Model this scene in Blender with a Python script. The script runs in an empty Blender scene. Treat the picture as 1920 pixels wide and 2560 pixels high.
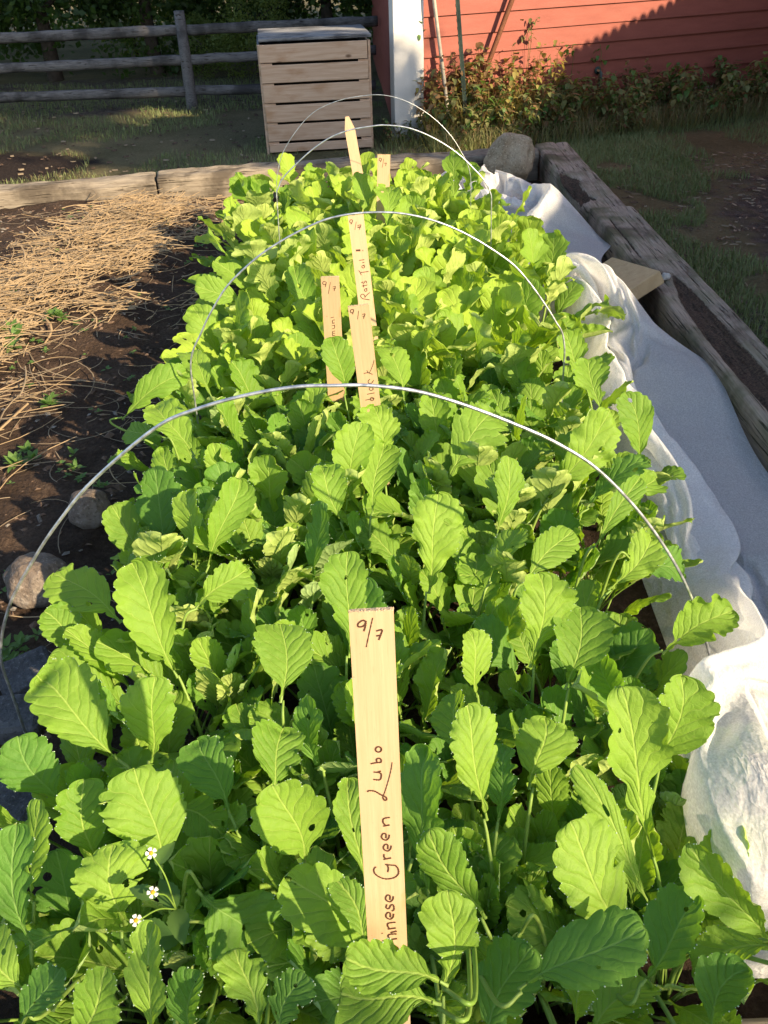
import bpy, math, random
import numpy as np
from mathutils import Vector, Matrix, noise

random.seed(7)
RNG = np.random.default_rng(11)
sc = bpy.context.scene
COL = sc.collection
rad = math.radians

# ------------------------------------------------------------------ camera
FPX, PITCH, ROLL, HC = 2150.0, rad(34.5), rad(-2.0), 1.45
_a = math.pi / 2 - PITCH
_Rx = np.array([[1, 0, 0], [0, math.cos(_a), -math.sin(_a)], [0, math.sin(_a), math.cos(_a)]])
_Rz = np.array([[math.cos(ROLL), -math.sin(ROLL), 0], [math.sin(ROLL), math.cos(ROLL), 0], [0, 0, 1]])
RC = _Rx @ _Rz
cam_d = bpy.data.cameras.new('camera')
cam = bpy.data.objects.new('camera', cam_d)
COL.objects.link(cam)
cam_d.sensor_fit = 'VERTICAL'
cam_d.sensor_height = 36.0
cam_d.lens = 36.0 * FPX / 2560.0
cam_d.clip_start = 0.02
cam_d.clip_end = 500
M4 = Matrix.Identity(4)
for i in range(3):
    for j in range(3):
        M4[i][j] = RC[i, j]
M4.translation = Vector((0, 0, HC))
cam.matrix_world = M4
sc.camera = cam


def ray(px, py):
    d = RC @ np.array([(px - 960) / FPX, -(py - 1280) / FPX, -1.0])
    return d


def P(px, py, z):
    """Survey point of the photograph on the level plane z."""
    d = ray(px, py)
    return Vector((0, 0, HC)) + Vector(d) * ((z - HC) / d[2])


def PY(px, py, y):
    d = ray(px, py)
    return Vector((0, 0, HC)) + Vector(d) * (y / d[1])


def PX_of(v):
    q = RC.T @ (np.array(v) - np.array([0, 0, HC]))
    return 960 + FPX * q[0] / -q[2], 1280 - FPX * q[1] / -q[2]


# ------------------------------------------------------------------ sun and sky
SUN_AZ, SUN_EL = rad(50), rad(27)          # azimuth measured from behind the viewer to the right
S = Vector((math.sin(SUN_AZ) * math.cos(SUN_EL), -math.cos(SUN_AZ) * math.cos(SUN_EL), math.sin(SUN_EL)))
w = bpy.data.worlds.new('World')
sc.world = w
w.use_nodes = True
nt = w.node_tree
bg = nt.nodes['Background']
sky = nt.nodes.new('ShaderNodeTexSky')
sky.sky_type = 'NISHITA'
sky.sun_disc = False
sky.sun_elevation = SUN_EL
sky.sun_rotation = math.atan2(S.x, S.y)
nt.links.new(sky.outputs[0], bg.inputs[0])
bg.inputs[1].default_value = 0.12
ld = bpy.data.lights.new('sun', 'SUN')
ld.energy = 5.0
ld.angle = rad(0.6)
ld.color = (1.0, 0.80, 0.53)
lo = bpy.data.objects.new('sun', ld)
COL.objects.link(lo)
lo.rotation_euler = S.to_track_quat('Z', 'Y').to_euler()
lo.location = S * 30
sc.view_settings.view_transform = 'Standard'
sc.view_settings.look = 'None'
sc.view_settings.exposure = 1.27
sc.view_settings.gamma = 1.0
sc.cycles.max_bounces = 8
sc.cycles.transparent_max_bounces = 8
sc.cycles.transmission_bounces = 6
sc.cycles.use_denoising = True


# ------------------------------------------------------------------ helpers
def mesh(name, v, f, mat=None, smooth=False, uv=None, uv2=None):
    me = bpy.data.meshes.new(name)
    me.from_pydata([tuple(p) for p in v], [], f)
    if uv is not None:
        l = me.uv_layers.new(name='UVMap')
        idx = np.zeros(len(me.loops), dtype=np.int64)
        me.loops.foreach_get('vertex_index', idx)
        l.data.foreach_set('uv', np.asarray(uv, dtype=np.float32)[idx].ravel())
        if uv2 is not None:
            l2 = me.uv_layers.new(name='Rand')
            l2.data.foreach_set('uv', np.asarray(uv2, dtype=np.float32)[idx].ravel())
    if mat is not None:
        for m in (mat if isinstance(mat, (list, tuple)) else [mat]):
            me.materials.append(m)
    if smooth:
        me.polygons.foreach_set('use_smooth', [True] * len(me.polygons))
    me.update()
    return me


def obj(name, me, parent=None, loc=None):
    o = bpy.data.objects.new(name, me)
    COL.objects.link(o)
    if parent is not None:
        o.parent = parent
    if loc is not None:
        o.location = loc
    return o


def empty(name, loc=(0, 0, 0), rz=0.0):
    o = bpy.data.objects.new(name, None)
    o.empty_display_size = 0.05
    COL.objects.link(o)
    o.location = loc
    o.rotation_euler = (0, 0, rz)
    return o


def tag(o, label=None, cat=None, group=None, kind=None):
    if label: o['label'] = label
    if cat: o['category'] = cat
    if group: o['group'] = group
    if kind: o['kind'] = kind
    return o


class MB:
    """Collects shapes into one mesh."""
    def __init__(s):
        s.v, s.f, s.mi, s.uv = [], [], [], []

    def add(s, v, f, mi=0):
        b = len(s.v)
        s.v += [tuple(p) for p in v]
        s.f += [tuple(i + b for i in q) for q in f]
        s.mi += [mi] * len(f)

    def box(s, c, d, mi=0, rot=None, bev=0.0):
        hx, hy, hz = d[0] / 2, d[1] / 2, d[2] / 2
        b = min(bev, hx * .49, hy * .49, hz * .49)
        pts = []
        if b <= 0:
            pts = [(x, y, z) for x in (-hx, hx) for y in (-hy, hy) for z in (-hz, hz)]
            fs = [(0, 1, 3, 2), (4, 6, 7, 5), (0, 4, 5, 1), (2, 3, 7, 6), (0, 2, 6, 4), (1, 5, 7, 3)]
        else:
            # chamfered box: 24 verts
            fs = []
            idx = {}
            for sx in (-1, 1):
                for sy in (-1, 1):
                    for sz in (-1, 1):
                        for ax in range(3):
                            q = [sx * (hx - b), sy * (hy - b), sz * (hz - b)]
                            q[ax] = (sx * hx, sy * hy, sz * hz)[ax]
                            idx[(sx, sy, sz, ax)] = len(pts)
                            pts.append(tuple(q))
            for ax in range(3):
                o1, o2 = [k for k in range(3) if k != ax]
                for sg in (-1, 1):
                    loop = []
                    for (p, q) in ((-1, -1), (1, -1), (1, 1), (-1, 1)):
                        key = [0, 0, 0]
                        key[ax] = sg; key[o1] = p; key[o2] = q
                        loop.append(idx[(key[0], key[1], key[2], ax)])
                    fl = (sg == 1) != (ax == 1)
                    fs.append(tuple(loop if fl else loop[::-1]))
            for ax in range(3):
                o1, o2 = [k for k in range(3) if k != ax]
                for p in (-1, 1):
                    for q in (-1, 1):
                        k0 = [0, 0, 0]; k1 = [0, 0, 0]
                        k0[ax] = -1; k1[ax] = 1
                        k0[o1] = k1[o1] = p; k0[o2] = k1[o2] = q
                        k0, k1 = tuple(k0), tuple(k1)
                        fs.append((idx[k0 + (o1,)], idx[k1 + (o1,)], idx[k1 + (o2,)], idx[k0 + (o2,)]))
            for sx in (-1, 1):
                for sy in (-1, 1):
                    for sz in (-1, 1):
                        fs.append(tuple(idx[(sx, sy, sz, a)] for a in range(3)))
        if rot is not None:
            pts = [rot @ Vector(p) for p in pts]
        s.add([Vector(p) + Vector(c) for p in pts], fs, mi)

    def tube(s, pts, r, n=8, mi=0, caps=True):
        pts = [Vector(p) for p in pts]
        rs = r if isinstance(r, (list, tuple)) else [r] * len(pts)
        v, f = [], []
        up = Vector((0, 0, 1))
        prev = None
        for i, p in enumerate(pts):
            t = (pts[min(i + 1, len(pts) - 1)] - pts[max(i - 1, 0)]).normalized()
            if prev is None:
                a = t.cross(up)
                if a.length < .1: a = t.cross(Vector((1, 0, 0)))
            else:
                a = prev - t * prev.dot(t)
            a.normalize(); prev = a
            b = t.cross(a)
            for k in range(n):
                th = 2 * math.pi * k / n
                v.append(p + (a * math.cos(th) + b * math.sin(th)) * rs[i])
        for i in range(len(pts) - 1):
            for k in range(n):
                f.append((i * n + k, i * n + (k + 1) % n, (i + 1) * n + (k + 1) % n, (i + 1) * n + k))
        if caps:
            f.append(tuple(range(n))[::-1])
            f.append(tuple((len(pts) - 1) * n + k for k in range(n)))
        s.add(v, f, mi)

    def build(s, name, mat, parent=None, smooth=False, loc=None):
        me = mesh(name, s.v, s.f, mat, smooth)
        if isinstance(mat, (list, tuple)) and len(mat) > 1:
            me.polygons.foreach_set('material_index', s.mi)
        return obj(name, me, parent, loc)


# ------------------------------------------------------------------ materials
class NB:
    """Tiny node builder."""
    def __init__(s, name):
        s.m = bpy.data.materials.new(name)
        s.m.use_nodes = True
        s.t = s.m.node_tree
        s.bsdf = s.t.nodes['Principled BSDF']
        s.out = s.t.nodes['Material Output']

    def n(s, typ, **kw):
        nd = s.t.nodes.new('ShaderNode' + typ)
        for k, v in kw.items():
            setattr(nd, k, v)
        return nd

    def set(s, sock, v):
        if v is None: return
        if hasattr(v, 'is_linked') or hasattr(v, 'links'):
            s.t.links.new(v, sock)
        else:
            if isinstance(v, (tuple, list)) and len(v) == 3 and sock.type == 'RGBA':
                v = (*v, 1)
            sock.default_value = v

    def math(s, op, a, b=None, c=None, clamp=False):
        nd = s.n('Math', operation=op, use_clamp=clamp)
        s.set(nd.inputs[0], a)
        if b is not None: s.set(nd.inputs[1], b)
        if c is not None: s.set(nd.inputs[2], c)
        return nd.outputs[0]

    def vmath(s, op, a, b=None):
        nd = s.n('VectorMath', operation=op)
        s.set(nd.inputs[0], a)
        if b is not None: s.set(nd.inputs[1], b)
        return nd.outputs[0] if op not in ('LENGTH', 'DISTANCE', 'DOT_PRODUCT') else nd.outputs['Value']

    def mapr(s, v, a, b, c=0.0, d=1.0, smooth=True):
        nd = s.n('MapRange')
        nd.interpolation_type = 'SMOOTHSTEP' if smooth else 'LINEAR'
        for i, x in enumerate((v, a, b, c, d)):
            s.set(nd.inputs[i], x)
        return nd.outputs[0]

    def mix(s, fac, a, b, mode='MIX'):
        nd = s.n('MixRGB', blend_type=mode)
        s.set(nd.inputs[0], fac); s.set(nd.inputs[1], a); s.set(nd.inputs[2], b)
        return nd.outputs[0]

    def noise(s, vec, scale, detail=4, rough=.55, dist=0.0):
        nd = s.n('TexNoise')
        if vec is not None: s.set(nd.inputs['Vector'], vec)
        nd.inputs['Scale'].default_value = scale
        nd.inputs['Detail'].default_value = detail
        nd.inputs['Roughness'].default_value = rough
        nd.inputs['Distortion'].default_value = dist
        return nd.outputs['Fac']

    def ramp(s, fac, stops):
        nd = s.n('ValToRGB')
        e = nd.color_ramp.elements
        while len(e) < len(stops): e.new(.5)
        for k, (p, c) in enumerate(stops):
            e[k].position = p
            e[k].color = (*c, 1) if len(c) == 3 else c
        s.set(nd.inputs[0], fac)
        return nd.outputs[0]

    def mapping(s, vec, scale=(1, 1, 1), rot=(0, 0, 0), loc=(0, 0, 0)):
        nd = s.n('Mapping')
        s.set(nd.inputs[0], vec)
        nd.inputs['Scale'].default_value = scale
        nd.inputs['Rotation'].default_value = rot
        nd.inputs['Location'].default_value = loc
        return nd.outputs[0]

    def bump(s, h, strength=.5, dist=.01, normal=None):
        nd = s.n('Bump')
        nd.inputs['Strength'].default_value = strength
        nd.inputs['Distance'].default_value = dist
        s.set(nd.inputs['Height'], h)
        if normal is not None: s.set(nd.inputs['Normal'], normal)
        s.t.links.new(nd.outputs[0], s.bsdf.inputs['Normal'])
        return nd.outputs[0]

    def base(s, c, rough=.8, spec=.3):
        s.set(s.bsdf.inputs['Base Color'], c)
        s.set(s.bsdf.inputs['Roughness'], rough)
        s.bsdf.inputs['Specular IOR Level'].default_value = spec
        return s.m

    def obj_co(s):
        return s.n('TexCoord').outputs['Object']

    def pos(s):
        return s.n('NewGeometry').outputs['Position']

    def rand(s):
        return s.n('ObjectInfo').outputs['Random']


def mat_leaf(name, lo, hi, trans, under, tw=.33, vein=.62, gloss=.58, bumpd=.0032):
    b = NB(name)
    uvn = b.n('UVMap', uv_map='UVMap').outputs[0]
    sep = b.n('SeparateXYZ'); b.set(sep.inputs[0], uvn)
    u = b.math('MULTIPLY_ADD', sep.outputs[0], 2.0, -1.0)
    v = sep.outputs[1]
    r2 = b.n('UVMap', uv_map='Rand').outputs[0]
    sr = b.n('SeparateXYZ'); b.set(sr.inputs[0], r2)
    rl = sr.outputs[0]
    wloc = sr.outputs[1]                       # half width (metres*10) of the blade at this row
    au = b.math('ABSOLUTE', u)
    lat = b.math('MULTIPLY', au, wloc)         # lateral distance, decimetres
    mid = b.mapr(lat, .006, .020, 1, 0)
    sgn = b.math('SIGN', u)
    ph = b.math('MULTIPLY', v, 6.0)
    ph = b.math('SUBTRACT', ph, b.math('MULTIPLY', b.math('POWER', au, 0.85), 2.3))
    ph = b.math('ADD', ph, b.math('MULTIPLY', sgn, .23))
    co = b.obj_co()
    wob = b.noise(b.mapping(co, (1, 1, 1)), 22, 2)
    ph = b.math('ADD', ph, b.math('MULTIPLY', wob, 1.5))
    fr = b.math('FRACT', ph)
    d = b.math('ABSOLUTE', b.math('SUBTRACT', fr, .5))
    side = b.math('MULTIPLY', b.mapr(d, .440, .5, 0, 1), b.mapr(au, .55, .98, 1, .15))
    # fine net
    vo = b.n('TexVoronoi', feature='DISTANCE_TO_EDGE')
    b.set(vo.inputs['Vector'], co); vo.inputs['Scale'].default_value = 95
    net = b.mapr(vo.outputs['Distance'], 0.0, .09, .45, 0)
    vn = b.math('MAXIMUM', mid, b.math('MAXIMUM', b.math('MULTIPLY', side, .8), b.math('MULTIPLY', net, .35)))
    n1 = b.noise(co, 20, 4)
    fac = b.math('ADD', b.math('MULTIPLY', rl, .65), b.math('MULTIPLY', b.math('SUBTRACT', n1, .2), .75), clamp=True)
    col = b.mix(fac, lo, hi)
    # a few leaves yellowing or bronzed at the rim
    yel = b.math('MULTIPLY', b.mapr(rl, .982, .990, 0, 1), b.mapr(b.math('ADD', au, b.math('MULTIPLY', n1, .8)), .7, 1.3, 0.1, .8))
    col = b.mix(yel, col, (.24, .16, .05))
    spots = b.mapr(b.noise(co, 120, 2), .70, .75, 0, .5)
    col = b.mix(b.math('MULTIPLY', spots, .5), col, (.20, .22, .07))
    veinc = (min(1, hi[0] * 1.75), min(1, hi[1] * 1.45), hi[2] * 2.6)
    col = b.mix(b.math('MULTIPLY', vn, vein), col, veinc)
    bf = b.n('NewGeometry').outputs['Backfacing']
    ucol = b.mix(fac, under, tuple(min(1, c * 1.15) for c in under))
    ucol = b.mix(b.math('MULTIPLY', vn, vein * .8), ucol, tuple(c * .72 for c in under))
    colf = b.mix(bf, col, ucol)
    b.base(colf, gloss, .22)
    puff = b.math('MULTIPLY', b.math('SUBTRACT', .5, d), -1.0)
    hgt = b.math('ADD', b.math('MULTIPLY', vn, -.7), b.math('MULTIPLY', b.mapr(d, .2, .5, 1, 0), .60))
    hgt = b.math('ADD', hgt, b.math('MULTIPLY', b.noise(co, 45, 3), 1.6))
    nrm = b.bump(hgt, .55, bumpd)
    tr = b.n('BsdfTranslucent')
    tcol = b.mix(fac, trans, tuple(min(1, c * 1.25) for c in trans))
    tcol = b.mix(b.math('MULTIPLY', vn, .35), tcol, tuple(c * .55 for c in trans))
    b.set(tr.inputs[0], tcol); b.set(tr.inputs['Normal'], nrm)
    ms = b.n('MixShader'); ms.inputs[0].default_value = tw
    b.t.links.new(b.bsdf.outputs[0], ms.inputs[1]); b.t.links.new(tr.outputs[0], ms.inputs[2])
    # insect holes
    hv = b.n('CombineXYZ')
    b.set(hv.inputs[0], b.math('MULTIPLY', u, .5)); b.set(hv.inputs[1], b.math('MULTIPLY', v, 1.5)); b.set(hv.inputs[2], b.math('MULTIPLY', b.math('ADD', rl, b.rand()), 61))
    ho = b.n('TexVoronoi'); b.set(ho.inputs['Vector'], hv.outputs[0]); ho.inputs['Scale'].default_value = 4.2
    hc = b.n('SeparateXYZ'); b.set(hc.inputs[0], ho.outputs['Color'])
    hr_ = b.mapr(hc.outputs[0], .90, 1.0, 0.05, .36, False)
    hd = b.math('ADD', ho.outputs['Distance'], b.math('MULTIPLY', b.math('SUBTRACT', b.noise(co, 130, 2), .5), .22))
    hole = b.math('LESS_THAN', hd, hr_)
    hole = b.math('MULTIPLY', hole, b.math('GREATER_THAN', hr_, .06))
    tp = b.n('BsdfTransparent')
    m3 = b.n('MixShader'); b.set(m3.inputs[0], hole)
    b.t.links.new(ms.outputs[0], m3.inputs[1]); b.t.links.new(tp.outputs[0], m3.inputs[2])
    b.t.links.new(m3.outputs[0], b.out.inputs[0])
    return b.m


M = {}
M['leaf'] = mat_leaf('radish_leaf', (.095, .205, .022), (.215, .345, .042), (.34, .56, .020), (.33, .42, .12))
M['leaf_far'] = mat_leaf('frilly_leaf', (.20, .335, .032), (.31, .43, .050), (.46, .66, .030), (.38, .46, .13), tw=.34, vein=.40)
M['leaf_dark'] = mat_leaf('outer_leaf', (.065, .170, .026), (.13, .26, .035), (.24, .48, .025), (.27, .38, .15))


def mat_simple(name, c0, c1, scale=20, rough=.6, spec=.3, bump=0, bscale=None, trans=None, tw=.3):
    b = NB(name)
    co = b.obj_co()
    f = b.math('ADD', b.math('MULTIPLY', b.noise(co, scale, 4), .7), b.math('MULTIPLY', b.rand(), .3))
    c = b.ramp(f, [(.3, c0), (.7, c1)])
    b.base(c, rough, spec)
    if bump:
        b.bump(b.noise(co, bscale or scale * 3, 5), bump, .01)
    if trans:
        tr = b.n('BsdfTranslucent'); b.set(tr.inputs[0], trans)
        ms = b.n('MixShader'); ms.inputs[0].default_value = tw
        b.t.links.new(b.bsdf.outputs[0], ms.inputs[1]); b.t.links.new(tr.outputs[0], ms.inputs[2])
        b.t.links.new(ms.outputs[0], b.out.inputs[0])
    return b.m


M['stalk'] = mat_simple('leaf_stalk', (.16, .28, .04), (.28, .40, .09), 30, .45, .35, trans=(.2, .4, .03), tw=.25)


def mat_weathered(name, cols, dark=(.05, .04, .03), stretch=(3.5, 55, 55), moss=0.0):
    """Old timber: grain along local X, checks, weather stains."""
    b = NB(name)
    co = b.obj_co()
    g = b.noise(b.mapping(co, stretch), 1.6, 8, .62, .4)
    fine = b.noise(b.mapping(co, (6, 160, 160)), 1.0, 5, .6)
    big = b.noise(co, 3.2, 5, .6)
    c = b.ramp(b.math('ADD', b.math('MULTIPLY', g, .65), b.math('MULTIPLY', fine, .35)),
               [(.30, cols[0]), (.5, cols[1]), (.72, cols[2])])
    st = b.mapr(big, .46, .66, 0, .85)
    c = b.mix(st, c, tuple(x * .5 for x in cols[0]))
    crack = b.noise(b.mapping(co, (2.6, 75, 75), loc=(3, 1, 2)), 1.3, 4, .5, .6)
    ck = b.mapr(crack, .60, .68, 0, 1)
    c = b.mix(b.math('MULTIPLY', ck, .9), c, dark)
    if moss:
        nz = b.n('SeparateXYZ'); b.set(nz.inputs[0], co)
        mk = b.math('MULTIPLY', b.mapr(b.noise(co, 6, 4), .42, .62, 0, 1), moss)
        c = b.mix(mk, c, (.11, .13, .055))
    ra = b.n('Attribute', attribute_name='rot').outputs['Fac']
    rf = b.math('MULTIPLY', b.mapr(b.math('ADD', ra, b.math('MULTIPLY', b.math('SUBTRACT', b.noise(b.mapping(co, (30, 90, 90)), 1.0, 4, .65), .5), .9)), .25, .6, 0, 1), b.mapr(ra, 0, .12, 0, 1))
    crumb = b.ramp(b.noise(co, 110, 5, .7), [(.3, (.022, .015, .011)), (.6, (.085, .058, .04)), (.75, (.20, .14, .095))])
    c = b.mix(rf, c, crumb)
    b.base(c, .92, .15)
    h = b.math('ADD', b.math('MULTIPLY', fine, .35), b.math('MULTIPLY', g, .6))
    h = b.math('SUBTRACT', h, b.math('MULTIPLY', ck, 1.2))
    b.bump(h, .9, .008)
    return b.m


M['timber'] = mat_weathered('weathered_timber', [(.15, .115, .082), (.29, .23, .175), (.43, .36, .285)], moss=.35)
M['timber_log'] = mat_weathered('barkless_log', [(.125, .10, .076), (.225, .188, .142), (.325, .28, .22)], stretch=(2.2, 34, 34))
M['rail'] = mat_weathered('grey_rail', [(.085, .08, .08), (.145, .138, .135), (.22, .21, .20)])
M['rot'] = mat_simple('rotten_wood', (.020, .013, .009), (.085, .055, .035), 60, .95, .1, 1.0, 90)


def mat_stake():
    b = NB('pale_stake_wood')
    co = b.obj_co()
    g = b.noise(b.mapping(co, (150, 150, 6)), 1.0, 5, .6)
    pore = b.noise(b.mapping(co, (700, 700, 40)), 1.0, 2, .5)
    big = b.noise(co, 14, 3)
    c = b.ramp(g, [(.3, (.42, .28, .155)), (.7, (.49, .345, .205))])
    c = b.mix(b.mapr(pore, .6, .75, 0, .35), c, (.32, .20, .10))
    c = b.mix(b.mapr(big, .64, .70, 0, .45), c, (.44, .24, .09))
    sp = b.noise(co, 260, 3)
    c = b.mix(b.math('MULTIPLY', b.mapr(sp, .66, .72, 0, .5), b.mapr(b.noise(co, 25, 2), .5, .62, 0, 1)), c, (.16, .10, .06))
    c = b.mix(b.mapr(b.noise(b.mapping(co, (30, 30, 5)), 1.0, 3), .52, .70, 0, .30), c, (.37, .255, .15))
    b.base(c, .6, .25)
    b.bump(g, .2, .002)
    return b.m


M['stake'] = mat_stake()
M['stake_end'] = mat_simple('sawn_end', (.55, .40, .24), (.72, .58, .40), 300, .9, .1, .8, 500)
M['ink'] = mat_simple('marker_ink', (.05, .022, .012), (.08, .035, .02), 60, .6, .2)


def mat_metal(name, c0, c1, rough=.42):
    b = NB(name)
    co = b.obj_co()
    n = b.noise(co, 60, 4)
    c = b.ramp(n, [(.35, c0), (.65, c1)])
    b.base(c, b.mapr(n, .3, .7, rough, rough + .2), .5)
    b.bsdf.inputs['Metallic'].default_value = .85
    b.bump(b.noise(co, 400, 2), .15, .001)
    return b.m


M['wire'] = mat_metal('galvanised_wire', (.42, .44, .47), (.66, .68, .70), .32)
M['post_metal'] = mat_simple('green_post_paint', (.018, .034, .026), (.05, .068, .058), 40, .55, .4, .2)
M['rust'] = mat_simple('rusty_bar', (.11, .042, .022), (.21, .085, .042), 60, .8, .2, .4)
M['bamboo'] = mat_simple('grey_cane', (.26, .23, .19), (.42, .38, .31), 30, .6, .3, .2)


def mat_cover():
    b = NB('spun_row_cover')
    co = b.obj_co()
    fib = b.noise(b.mapping(co, (1, .6, 1)), 260, 5, .7)
    big = b.noise(co, 9, 4)
    dirt = b.math('MULTIPLY', b.mapr(b.noise(co, 30, 4), .62, .74, 0, 1), b.mapr(big, .5, .65, 0, .6))
    c = b.ramp(fib, [(.3, (.84, .84, .84)), (.7, (.93, .93, .92))])
    c = b.mix(dirt, c, (.50, .44, .36))
    b.base(c, .62, .25)
    wrp = b.vmath('ADD', co, b.vmath('MULTIPLY', b.n('TexNoise').outputs['Color'], (.0, .0, .0)))
    r1 = b.math('ABSOLUTE', b.math('SUBTRACT', b.noise(b.mapping(wrp, (1.6, .8, 1.2)), 7, 3, .5, .8), .5))
    r2 = b.math('ABSOLUTE', b.math('SUBTRACT', b.noise(b.mapping(wrp, (1.3, .8, 1.2), (0, 0, .5)), 19, 3, .5, .5), .5))
    cr = b.math('ADD', b.math('MULTIPLY', b.math('POWER', r1, .7), -2.2), b.math('MULTIPLY', b.math('POWER', r2, .7), -.8))
    b.bump(b.math('ADD', cr, b.math('MULTIPLY', fib, .10)), .4, .018)
    tr = b.n('BsdfTranslucent'); b.set(tr.inputs[0], (.93, .93, .91))
    ms = b.n('MixShader'); ms.inputs[0].default_value = .5
    b.t.links.new(b.bsdf.outputs[0], ms.inputs[1]); b.t.links.new(tr.outputs[0], ms.inputs[2])
    tp = b.n('BsdfTransparent')
    m2 = b.n('MixShader'); b.set(m2.inputs[0], b.mapr(fib, .35, .7, .36, .12))
    b.t.links.new(ms.outputs[0], m2.inputs[1]); b.t.links.new(tp.outputs[0], m2.inputs[2])
    b.t.links.new(m2.outputs[0], b.out.inputs[0])
    return b.m


M['cover'] = mat_cover()


def mat_stone(name, c0, c1, c2, scale=6):
    b = NB(name)
    co = b.obj_co()
    n = b.noise(co, scale, 8, .65)
    c = b.ramp(n, [(.3, c0), (.5, c1), (.7, c2)])
    sp = b.noise(co, scale * 14, 3)
    c = b.mix(b.mapr(sp, .58, .68, 0, .5), c, tuple(x * 1.5 for x in c2))
    c = b.mix(b.mapr(sp, .42, .34, 0, .5), c, tuple(x * .5 for x in c0))
    b.base(c, .85, .2)
    b.bump(b.math('ADD', n, b.math('MULTIPLY', sp, .3)), .8, .02)
    return b.m


M['stone_red'] = mat_stone('reddish_cobble', (.085, .064, .050), (.145, .112, .088), (.22, .19, .16), 7)
M['stone_tan'] = mat_stone('tan_boulder', (.20, .14, .085), (.34, .26, .17), (.46, .38, .28), 6)
M['stone_grey'] = mat_stone('grey_paver', (.045, .043, .045), (.075, .072, .075), (.13, .125, .13), 8)
M['pebble'] = mat_stone('white_pebble', (.4, .38, .35), (.55, .52, .48), (.66, .64, .6), 40)
M['soil_pebble'] = mat_stone('small_pebble', (.12, .10, .085), (.22, .19, .16), (.38, .35, .31), 50)


def mat_soil():
    b = NB('garden_soil')
    p = b.pos()
    n = b.noise(p, 5, 6, .6)
    f = b.noise(p, 70, 6, .7)
    c = b.ramp(b.math('ADD', b.math('MULTIPLY', n, .5), b.math('MULTIPLY', f, .5)),
               [(.32, (.028, .018, .012)), (.52, (.074, .048, .033)), (.70, (.155, .108, .077))])
    spk = b.noise(p, 240, 2)
    c = b.mix(b.mapr(spk, .70, .76, 0, .55), c, (.24, .18, .13))
    b.base(c, .95, .12)
    b.bump(b.math('ADD', b.math('MULTIPLY', f, 1.0), b.math('MULTIPLY', b.noise(p, 26, 4), 1.2)), 1.0, .03)
    return b.m


M['soil'] = mat_soil()


def mat_ground():
    b = NB('lawn_and_paths')
    p = b.pos()
    n = b.noise(p, 1.3, 5, .6)
    f = b.noise(p, 45, 5, .7)
    g = b.ramp(b.math('ADD', b.math('MULTIPLY', n, .55), b.math('MULTIPLY', f, .45)),
               [(.33, (.095, .09, .042)), (.5, (.18, .155, .082)), (.68, (.29, .24, .14))])
    mul = b.ramp(b.math('ADD', b.math('MULTIPLY', b.noise(p, 18, 5), .5), b.math('MULTIPLY', b.noise(p, 110, 4), .5)),
                 [(.33, (.05, .042, .035)), (.52, (.125, .10, .083)), (.68, (.25, .21, .17))])
    dirt = b.ramp(f, [(.3, (.016, .011, .010)), (.7, (.06, .044, .037))])

    def ell(c, r, jit=.5):
        q = b.vmath('MULTIPLY', b.vmath('SUBTRACT', p, (c[0], c[1], p and -.2)), (1 / r[0], 1 / r[1], 0))
        d = b.vmath('LENGTH', q)
        d = b.math('ADD', d, b.math('MULTIPLY', b.math('SUBTRACT', b.noise(p, 3.5, 4), .5), jit * 2))
        return b.mapr(d, .85, 1.15, 1, 0)
    c = b.mix(ell((3.35, 5.0), (1.05, 1.9)), g, mul)
    c = b.mix(ell((1.9, 3.0), (.45, 1.1)), c, mul)
    c = b.mix(ell((-3.35, 7.75), (1.0, .62), .3), c, dirt)
    c = b.mix(ell((-4.0, 11.5), (4.5, 1.3)), c, mul)
    b.base(c, .95, .1)
    b.bump(b.math('ADD', f, b.noise(p, 160, 3)), 1.0, .03)
    return b.m


M['ground'] = mat_ground()
M['grass'] = mat_simple('grass_blade', (.125, .175, .058), (.25, .28, .12), 1.6, .6, .25, trans=(.09, .16, .03), tw=.3)
M['dry_grass'] = mat_simple('dry_grass_blade', (.17, .13, .065), (.31, .25, .13), 3, .7, .2, trans=(.25, .2, .08), tw=.3)
M['straw'] = mat_simple('straw', (.29, .20, .105), (.49, .355, .20), 9, .55, .35, trans=(.5, .36, .16), tw=.2)
M['straw_old'] = mat_simple('old_straw', (.15, .11, .07), (.32, .25, .16), 9, .7, .2)
M['weed'] = mat_simple('small_weed_leaf', (.05, .115, .022), (.11, .19, .045), 12, .5, .3, trans=(.2, .4, .04), tw=.35)
M['weed_gold'] = mat_simple('yellowing_leaf', (.19, .16, .04), (.36, .30, .09), 9, .6, .25, trans=(.5, .4, .08), tw=.4)
M['weed_brown'] = mat_simple('dry_brown_leaf', (.13, .072, .032), (.28, .17, .08), 9, .7, .2, trans=(.32, .19, .07), tw=.3)
M['weed_olive'] = mat_simple('olive_weed_leaf', (.115, .135, .045), (.25, .25, .10), 9, .6, .2, trans=(.18, .2, .05), tw=.35)
M['chip'] = mat_simple('bark_chip', (.04, .026, .018), (.15, .10, .07), 30, .9, .15)


def mat_siding():
    b = NB('red_clapboard_paint')
    co = b.obj_co()
    n = b.noise(b.mapping(co, (1.5, 1.5, 7)), 2.5, 5)
    f = b.noise(co, 120, 4)
    c = b.ramp(b.math('ADD', b.math('MULTIPLY', n, .75), b.math('MULTIPLY', f, .25)),
               [(.3, (.215, .055, .037)), (.7, (.285, .080, .055))])
    b.base(c, .62, .3)
    b.bump(b.math('ADD', f, b.math('MULTIPLY', n, .6)), .3, .004)
    return b.m


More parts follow.
